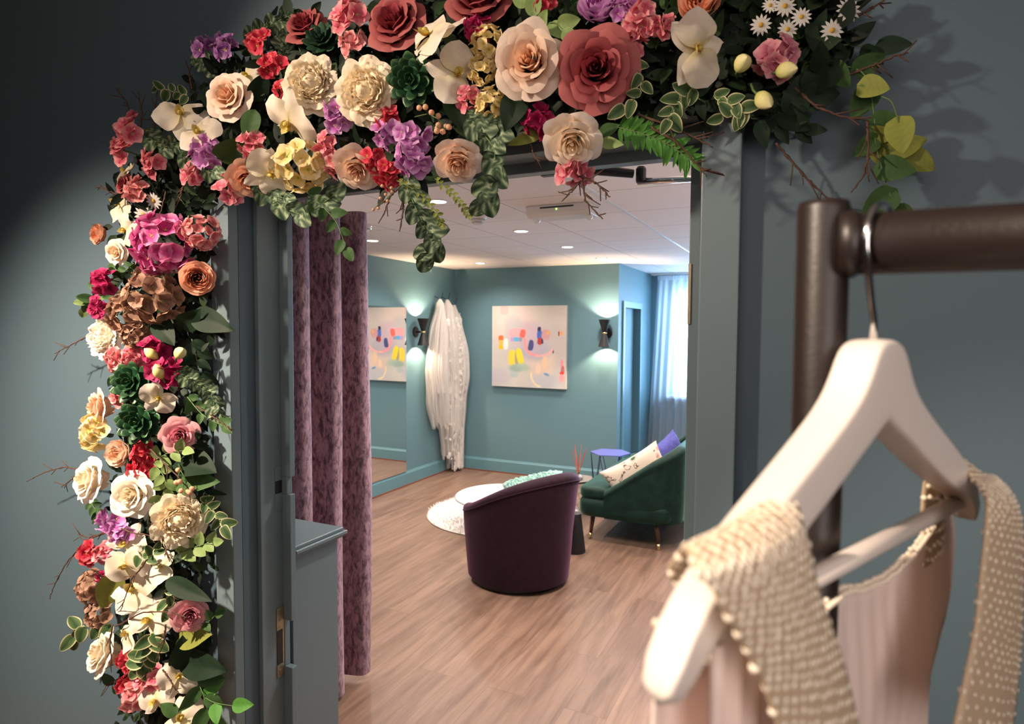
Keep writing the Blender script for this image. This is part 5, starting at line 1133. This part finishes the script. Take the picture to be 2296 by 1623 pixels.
for a in (('round leaf sprig outside the lilac bloom on the bend', [(330, 300, .10), (360, 330, .11), (400, 325, .12), (430, 365, .12)], 9, 36, 'round', 'leaf_sage'),
 ('round leaf sprig below the lilac bloom', [(420, 340, .11), (440, 365, .12), (480, 385, .12)], 7, 36, 'round', 'leaf_sage'), ('round leaf sprig beside the salmon rose of the bend', [(560, 330, .11), (575, 380, .12), (590, 430, .12), (640, 445, .12)], 7, 30, 'round', 'leaf_sage'),
 ('grey green leaf sprig outside the red blossoms, topmost left', [(560, 90, .07), (600, 60, .07), (650, 35, .06)], 8, 30, 'round', 'leaf_sage'), ('grey green leaf sprig between red blossoms and dusty rose', [(650, 160, .09), (640, 120, .09), (632, 80, .09)], 7, 32, 'round', 'leaf_sage'),
 ('variegated leaf sprig at the outer left bend', [(420, 215, .08), (390, 205, .08), (352, 200, .08)], 7, 28, 'varieg', 'leaf_varieg'), ('leaf sprig left of purple blossoms', [(480, 150, .07), (445, 135, .07)], 4, 34, 'round', 'leaf_sage'),
 ('variegated leaf sprig right of the dusty red rose', [(1380, 110, .12), (1425, 150, .13), (1440, 200, .13), (1400, 240, .14)], 8, 40, 'varieg', 'leaf_varieg'), ('variegated leaf sprig below the white orchid at right', [(1560, 200, .12), (1520, 225, .13), (1500, 270, .14)], 8, 40, 'varieg', 'leaf_varieg'),
 ('variegated leaf sprig left of the lowest green bud', [(1600, 215, .12), (1640, 230, .13), (1670, 250, .13), (1620, 262, .13)], 9, 38, 'varieg', 'leaf_varieg'), ('dark leaf sprig behind the white orchid at right', [(1480, 170, .09), (1520, 190, .09), (1580, 230, .09)], 9, 44, 'ovate', 'leaf_dark'),
 ('green leaf sprig left of the white orchid at right', [(1470, 110, .09), (1490, 30, .09), (1510, -10, .09)], 8, 42, 'ovate', 'leaf_mid'), ('dark leaf sprig behind the daisies', [(1640, 90, .06), (1700, 30, .06), (1800, 0, .06)], 12, 46, 'ovate', 'leaf_dark'),
 ('round leaf sprig under the lower yellow hydrangea', [(1050, 265, .12), (1080, 285, .13), (1120, 295, .13)], 6, 40, 'round', 'leaf_sage'), ('grey green eucalyptus sprig beside the top lilac bloom', [(1280, 40, .08), (1310, 20, .08), (1290, -10, .08)], 7, 34, 'small', 'leaf_mid'),
 ('ivy sprig at the outer edge above crimson blossoms', [(255, 660, .07), (225, 645, .07), (200, 680, .07)], 7, 34, 'varieg', 'leaf_mid'), ('ivy sprig left of the crimson blossoms beside white peony', [(240, 690, .07), (205, 665, .07), (190, 690, .07)], 5, 28, 'small', 'leaf_light'),
 ('ivy leaf sprig below the small cream rose', [(300, 590, .10), (275, 610, .10), (255, 600, .10)], 10, 20, 'small', 'leaf_mid'), ('small leaf sprig right of the magenta blossoms', [(400, 830, .11), (425, 850, .12), (470, 880, .11), (485, 930, .11)], 14, 28, 'round', 'leaf_sage'),
 ('trailing leaf sprig over the jamb beside the dusky pink rose', [(420, 890, .11), (455, 930, .12), (500, 955, .12)], 8, 32, 'small', 'leaf_mid'), ('eucalyptus sprig right of the right white rose', [(345, 1040, .12), (370, 1075, .13), (360, 1120, .13)], 9, 32, 'small', 'leaf_light'),
 ('ivy sprig under the dusky pink rose', [(350, 1030, .12), (380, 1015, .13), (410, 1010, .13)], 6, 34, 'small', 'leaf_light'), ('leaf sprig left of the large cream peony', [(200, 1120, .09), (215, 1145, .09), (225, 1170, .09)], 10, 20, 'small', 'leaf_mid'),
 ('cream edged leaf sprig right of the large cream peony', [(450, 1120, .11), (480, 1150, .12), (500, 1180, .12)], 8, 32, 'varieg', 'leaf_varieg'), ('green leaf sprig below the large cream peony', [(400, 1240, .12), (440, 1225, .12), (478, 1215, .12)], 8, 40, 'small', 'leaf_light'),
 ('ivy sprig between cream orchids in the lower column', [(300, 1240, .14), (330, 1250, .15), (350, 1230, .15)], 7, 30, 'varieg', 'leaf_varieg'), ('leaf sprig left of the half open pink rose', [(400, 1320, .12), (375, 1345, .12), (385, 1370, .12)], 7, 32, 'varieg', 'leaf_varieg'),
 ('variegated ivy reaching out to the left, low in the column', [(250, 1400, .09), (215, 1402, .09), (170, 1410, .09), (165, 1432, .09)], 9, 36, 'varieg', 'leaf_varieg'), ('variegated ivy hanging beside the low white rose', [(340, 1420, .14), (335, 1460, .15), (310, 1500, .15)], 10, 42, 'varieg', 'leaf_varieg'),
 ('bright green leaf sprig over the jamb at the bottom edge', [(440, 1520, .10), (460, 1570, .11), (475, 1640, .11)], 6, 62, 'ovate', 'leaf_mid'), ('green leaf sprig reaching onto the jamb, lowest', [(455, 1560, .10), (480, 1575, .12), (520, 1582, .12)], 3, 52, 'ovate', 'leaf_bright'),
 ('leaf sprig right of the half open pink rose', [(440, 1400, .10), (465, 1395, .10), (482, 1380, .10)], 4, 30, 'small', 'leaf_mid'), ('dark leaf sprig at the inner edge above the palest jamb patch', [(430, 760, .09), (440, 800, .09), (450, 850, .09)], 8, 44, 'ovate', 'leaf_dark'),
 ('dark leaf sprig at the inner edge below the dusky pink rose', [(420, 1060, .08), (450, 1090, .08), (470, 1120, .08)], 7, 48, 'long', 'leaf_dark'), ('dark leaf sprig near the upper left corner of the doorway', [(400, 440, .07), (430, 470, .07), (470, 440, .07)], 8, 42, 'ovate', 'leaf_dark'),
 ('dark round leaf sprig left of the dark rosette', [(680, 130, .08), (670, 90, .08), (700, 30, .07)], 6, 40, 'ovate', 'leaf_dark')):
    LS('leaf_sprig', a[0], 'leaf sprig', a[1], a[2], a[3], a[4], a[5], 55, 'small leaf sprigs in the garland')
# loose vine at the right end of the arch
for a in (('heart leaf vine hanging at the right end of the arch', [(1800, 180, .07), (1880, 150, .08), (1940, 170, .08), (1960, 260, .07), (1965, 330, .06), (1990, 420, .06), (2010, 470, .05)], 9, 66, 'heart', 'leaf_mid', 60),
 ('yellow green heart leaves farthest right beside the wall', [(1930, 190, .09), (1975, 215, .10), (2000, 230, .11), (2015, 275, .11)], 2, 76, 'heart', 'leaf_olive', 25), ('olive leaf pair low on the right wall', [(1955, 300, .06), (1985, 330, .06), (2040, 350, .06)], 4, 58, 'heart', 'leaf_olive', 40),
 ('dark leaf spray above the heart leaf vine', [(1780, 110, .06), (1860, 100, .07), (1960, 105, .07)], 7, 66, 'ovate', 'leaf_dark', 40), ('dark leaves between the lowest bud and the vine', [(1700, 240, .06), (1770, 250, .07), (1840, 180, .08)], 8, 64, 'heart', 'leaf_dark', 50),
 ('dark leaf spray under the lowest bud', [(1640, 240, .06), (1720, 275, .06), (1800, 290, .06)], 9, 58, 'ovate', 'leaf_dark', 50)):
    LS('leaf_vine', a[0], 'leaf vine', a[1], a[2], a[3], a[4], a[5], a[6], 'leafy vines at the right end')
# berries
def berries(label, pts, n, spx, c0):
    P = [wp(*q) for q in pts]; o0 = P[0]; rnd = random.Random(c0); t = thing('berry_sprig', label, 'berry sprig', o0, None, 'berry sprigs in the garland')
    m = MB(); m.tube([p-o0 for p in P], .0011, 6); ends = []
    for i in range(n):
        k = rnd.randint(1, len(P)-1); e = P[k]+Vector((rnd.uniform(-.022, .022), rnd.uniform(-.02, .005), rnd.uniform(-.03, .012))); m.tube([P[k]-o0, (P[k]+e)/2+Vector((0, 0, .004))-o0, e-o0], .0007, 5); ends.append(e)
    obj('stem', m, STEM, t, smooth=True); r = spx/2*(P[0]-CAMP).dot(fw)/FPX
    bm_ = mesh_of('berry', lambda: (lambda q: (q.lathe([(0, -1), (.6, -.8), (1, -.1), (.8, .6), (.25, .95), (0, .9)], n=10, cap=False), q)[1])(MB()), pm('berryskin'))
    for e in ends: link('berry', bm_, t, e-o0, (rnd.random()*3, rnd.random()*3, 0), r)
berries('peach berries on green stems above the pale peach rose', [(930, 262, .13), (960, 255, .15), (985, 268, .16), (1000, 290, .16)], 10, 13, 3)
berries('small berries below the dusky pink rose', [(400, 1040, .12), (405, 1055, .14), (420, 1080, .14)], 7, 12, 6)
berries('fine blossom buds under the red blossoms', [(860, 400, .12), (880, 430, .13), (862, 452, .12)], 9, 8, 8)
# twigs
def twig(label, pts, r=.0022, knots=5):
    P = [wp(*q) for q in pts]; o0 = P[0]; rnd = random.Random(int(pts[0][0]+pts[-1][1])); dense = []; n = 26
    for i in range(n+1):
        k = i/n*(len(P)-1); j = min(int(k), len(P)-2); f = k-j; dense.append(P[j]*(1-f)+P[j+1]*f+Vector([rnd.uniform(-.0012, .0012) for _ in range(3)])-o0)
    m = MB(); m.tube(dense, [r*(1.15-.65*i/n)*(1.5 if i % 6 == 5 else 1) for i in range(n+1)], 7)
    for q in range(knots):
        k = rnd.randint(5, n-2); d = (dense[k+1]-dense[k]).normalized(); s = Vector((rnd.uniform(-1, 1), rnd.uniform(-.3, .1), rnd.uniform(-1, 1))); s = (s-d*s.dot(d)).normalized(); L = rnd.uniform(.008, .03)
        m.tube([dense[k], dense[k]+(d+s*.7)*L*.5, dense[k]+(d*1.3+s)*L], [r*.6, r*.6, r*.45], 6)
    o = obj('twig', m, TWIG, smooth=True, loc=o0); tag(o, label, 'twig', 'brown twigs in the garland')
for a in (('brown twig pointing left beside the white peony', [(250, 740, .10), (195, 755, .10), (150, 778, .10), (122, 793, .10)]), ('long brown twig arching left beside the left white rose', [(200, 1060, .10), (150, 1046, .10), (100, 1058, .10), (60, 1080, .10)]), ('short twig left of the left white rose', [(185, 1060, .10), (160, 1075, .10), (138, 1092, .10)]),
 ('long drooping twig reaching far left of the coral blossoms', [(240, 1190, .11), (190, 1215, .11), (150, 1260, .11), (118, 1320, .11), (112, 1342, .11)]), ('short forked twig above the drooping one', [(240, 1195, .10), (200, 1205, .10), (174, 1198, .10)]), ('thin twig on the bright orchid in the lower column', [(330, 1255, .17), (295, 1300, .17), (270, 1370, .17)]),
 ('curved twig crossing the large cream peony', [(350, 1160, .17), (335, 1185, .18), (365, 1205, .18), (380, 1260, .17)]), ('horizontal twig left of the large cream peony', [(272, 1185, .16), (300, 1195, .17), (365, 1205, .17)]), ('long curved twig above the low white rose', [(260, 1404, .14), (320, 1372, .16), (390, 1372, .16), (420, 1385, .15)]),
 ('upright thin twig in front of the low white rose', [(252, 1400, .17), (246, 1440, .17), (250, 1490, .17), (235, 1500, .17)]), ('thin twig pointing left near the bottom', [(320, 1500, .11), (270, 1520, .11), (232, 1538, .11)]), ('twig crossing the translucent cream orchid', [(365, 1500, .17), (385, 1530, .17), (402, 1556, .17)]), ('thin upright twig in the lower column', [(372, 1400, .15), (368, 1440, .15), (350, 1480, .15)]),
 ('pale twig beside the berries at the inner edge', [(330, 1000, .14), (360, 1030, .15), (400, 1070, .15), (430, 1105, .14)]), ('reddish twig tip over the jamb beside the dusky rose', [(440, 910, .12), (480, 935, .12), (500, 950, .12), (515, 962, .12)]), ('thin twig topmost at the outer left bend', [(300, 290, .07), (285, 230, .06), (258, 196, .06)]), ('second thin twig standing up at the outer left bend', [(315, 290, .07), (318, 250, .06), (312, 220, .06)]), ('third thin twig standing up right of the other two', [(345, 300, .07), (348, 260, .06), (350, 232, .06)]),
 ('thin twig pointing left above the white orchid', [(270, 440, .07), (240, 425, .07), (222, 414, .07)]), ('thin twig left of the purple blossoms', [(430, 200, .06), (425, 175, .06), (422, 150, .06)]), ('thin twig left of the hot pink hydrangea', [(372, 430, .11), (362, 470, .13), (352, 500, .14)]), ('thin short twig above the dark corner', [(415, 395, .11), (408, 430, .11), (403, 450, .11)]),
 ('forked twig hanging lowest from the pink blossoms under the arch', [(1300, 370, .13), (1306, 410, .13), (1312, 450, .13), (1352, 492, .13)]), ('thin twig left of the lowest hanging one', [(1296, 380, .13), (1298, 410, .13), (1270, 442, .13)]), ('thin twig right of the lowest hanging one', [(1302, 395, .13), (1340, 412, .13), (1368, 442, .13)]),
 ('thin twig left of the left striped trail', [(905, 410, .12), (875, 440, .12), (860, 482, .12)]), ('second thin twig beside the left striped trail', [(900, 420, .12), (905, 470, .12), (896, 520, .12)]), ('dark twig on the door head under mauve blossoms', [(1180, 300, .10), (1192, 330, .10), (1200, 358, .10)]),
 ('dark twig crossing the top right corner of the doorway', [(1460, 285, .12), (1520, 320, .12), (1560, 365, .12), (1585, 396, .12)]), ('thin twig at the corner above the fern', [(1430, 255, .12), (1520, 290, .12), (1600, 330, .12)]), ('reddish twig pointing up right above the vine', [(1890, 172, .08), (1950, 150, .08), (2000, 128, .08), (2036, 118, .08)]),
 ('reddish twig running down between buds and rail', [(1740, 320, .05), (1785, 375, .04), (1830, 420, .03), (1865, 455, .03)]), ('reddish forked twig hanging from the heart leaf vine', [(1945, 270, .08), (1948, 340, .08), (1938, 390, .08), (1910, 430, .08)]), ('thin red twig among dark leaves at the right end', [(1770, 185, .08), (1830, 240, .08), (1890, 262, .08), (1940, 270, .08)]), ('thin dark twig at the top right corner', [(1900, 45, .07), (1945, 25, .07), (1990, -5, .07)])):
    twig(*a)
# dark filler behind the blooms
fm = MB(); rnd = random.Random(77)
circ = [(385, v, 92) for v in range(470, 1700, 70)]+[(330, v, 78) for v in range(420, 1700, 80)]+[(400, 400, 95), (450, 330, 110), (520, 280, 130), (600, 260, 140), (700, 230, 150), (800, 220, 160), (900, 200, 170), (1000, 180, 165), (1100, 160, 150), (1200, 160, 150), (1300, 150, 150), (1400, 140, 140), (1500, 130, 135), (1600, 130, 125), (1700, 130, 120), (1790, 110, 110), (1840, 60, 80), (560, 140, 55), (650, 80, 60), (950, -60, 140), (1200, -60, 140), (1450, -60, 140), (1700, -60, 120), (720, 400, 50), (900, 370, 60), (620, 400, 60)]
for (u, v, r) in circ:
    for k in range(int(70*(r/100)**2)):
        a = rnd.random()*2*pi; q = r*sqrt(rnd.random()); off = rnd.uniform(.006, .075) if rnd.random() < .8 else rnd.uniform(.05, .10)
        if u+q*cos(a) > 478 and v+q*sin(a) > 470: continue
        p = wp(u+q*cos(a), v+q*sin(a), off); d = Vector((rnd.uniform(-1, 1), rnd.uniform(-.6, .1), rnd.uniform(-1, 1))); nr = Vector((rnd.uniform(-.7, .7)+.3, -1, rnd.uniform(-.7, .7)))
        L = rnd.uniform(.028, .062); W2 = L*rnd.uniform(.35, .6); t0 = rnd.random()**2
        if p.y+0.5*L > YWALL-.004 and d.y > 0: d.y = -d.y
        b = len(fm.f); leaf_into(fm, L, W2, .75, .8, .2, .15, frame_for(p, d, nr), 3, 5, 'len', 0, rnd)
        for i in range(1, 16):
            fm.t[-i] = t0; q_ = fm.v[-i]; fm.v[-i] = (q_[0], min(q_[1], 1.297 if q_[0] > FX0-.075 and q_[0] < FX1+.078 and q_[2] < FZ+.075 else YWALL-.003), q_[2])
pth = [(345, 1720), (345, 1300), (335, 900), (370, 520), (470, 320), (640, 240), (900, 190), (1200, 150), (1550, 120), (1800, 90)]
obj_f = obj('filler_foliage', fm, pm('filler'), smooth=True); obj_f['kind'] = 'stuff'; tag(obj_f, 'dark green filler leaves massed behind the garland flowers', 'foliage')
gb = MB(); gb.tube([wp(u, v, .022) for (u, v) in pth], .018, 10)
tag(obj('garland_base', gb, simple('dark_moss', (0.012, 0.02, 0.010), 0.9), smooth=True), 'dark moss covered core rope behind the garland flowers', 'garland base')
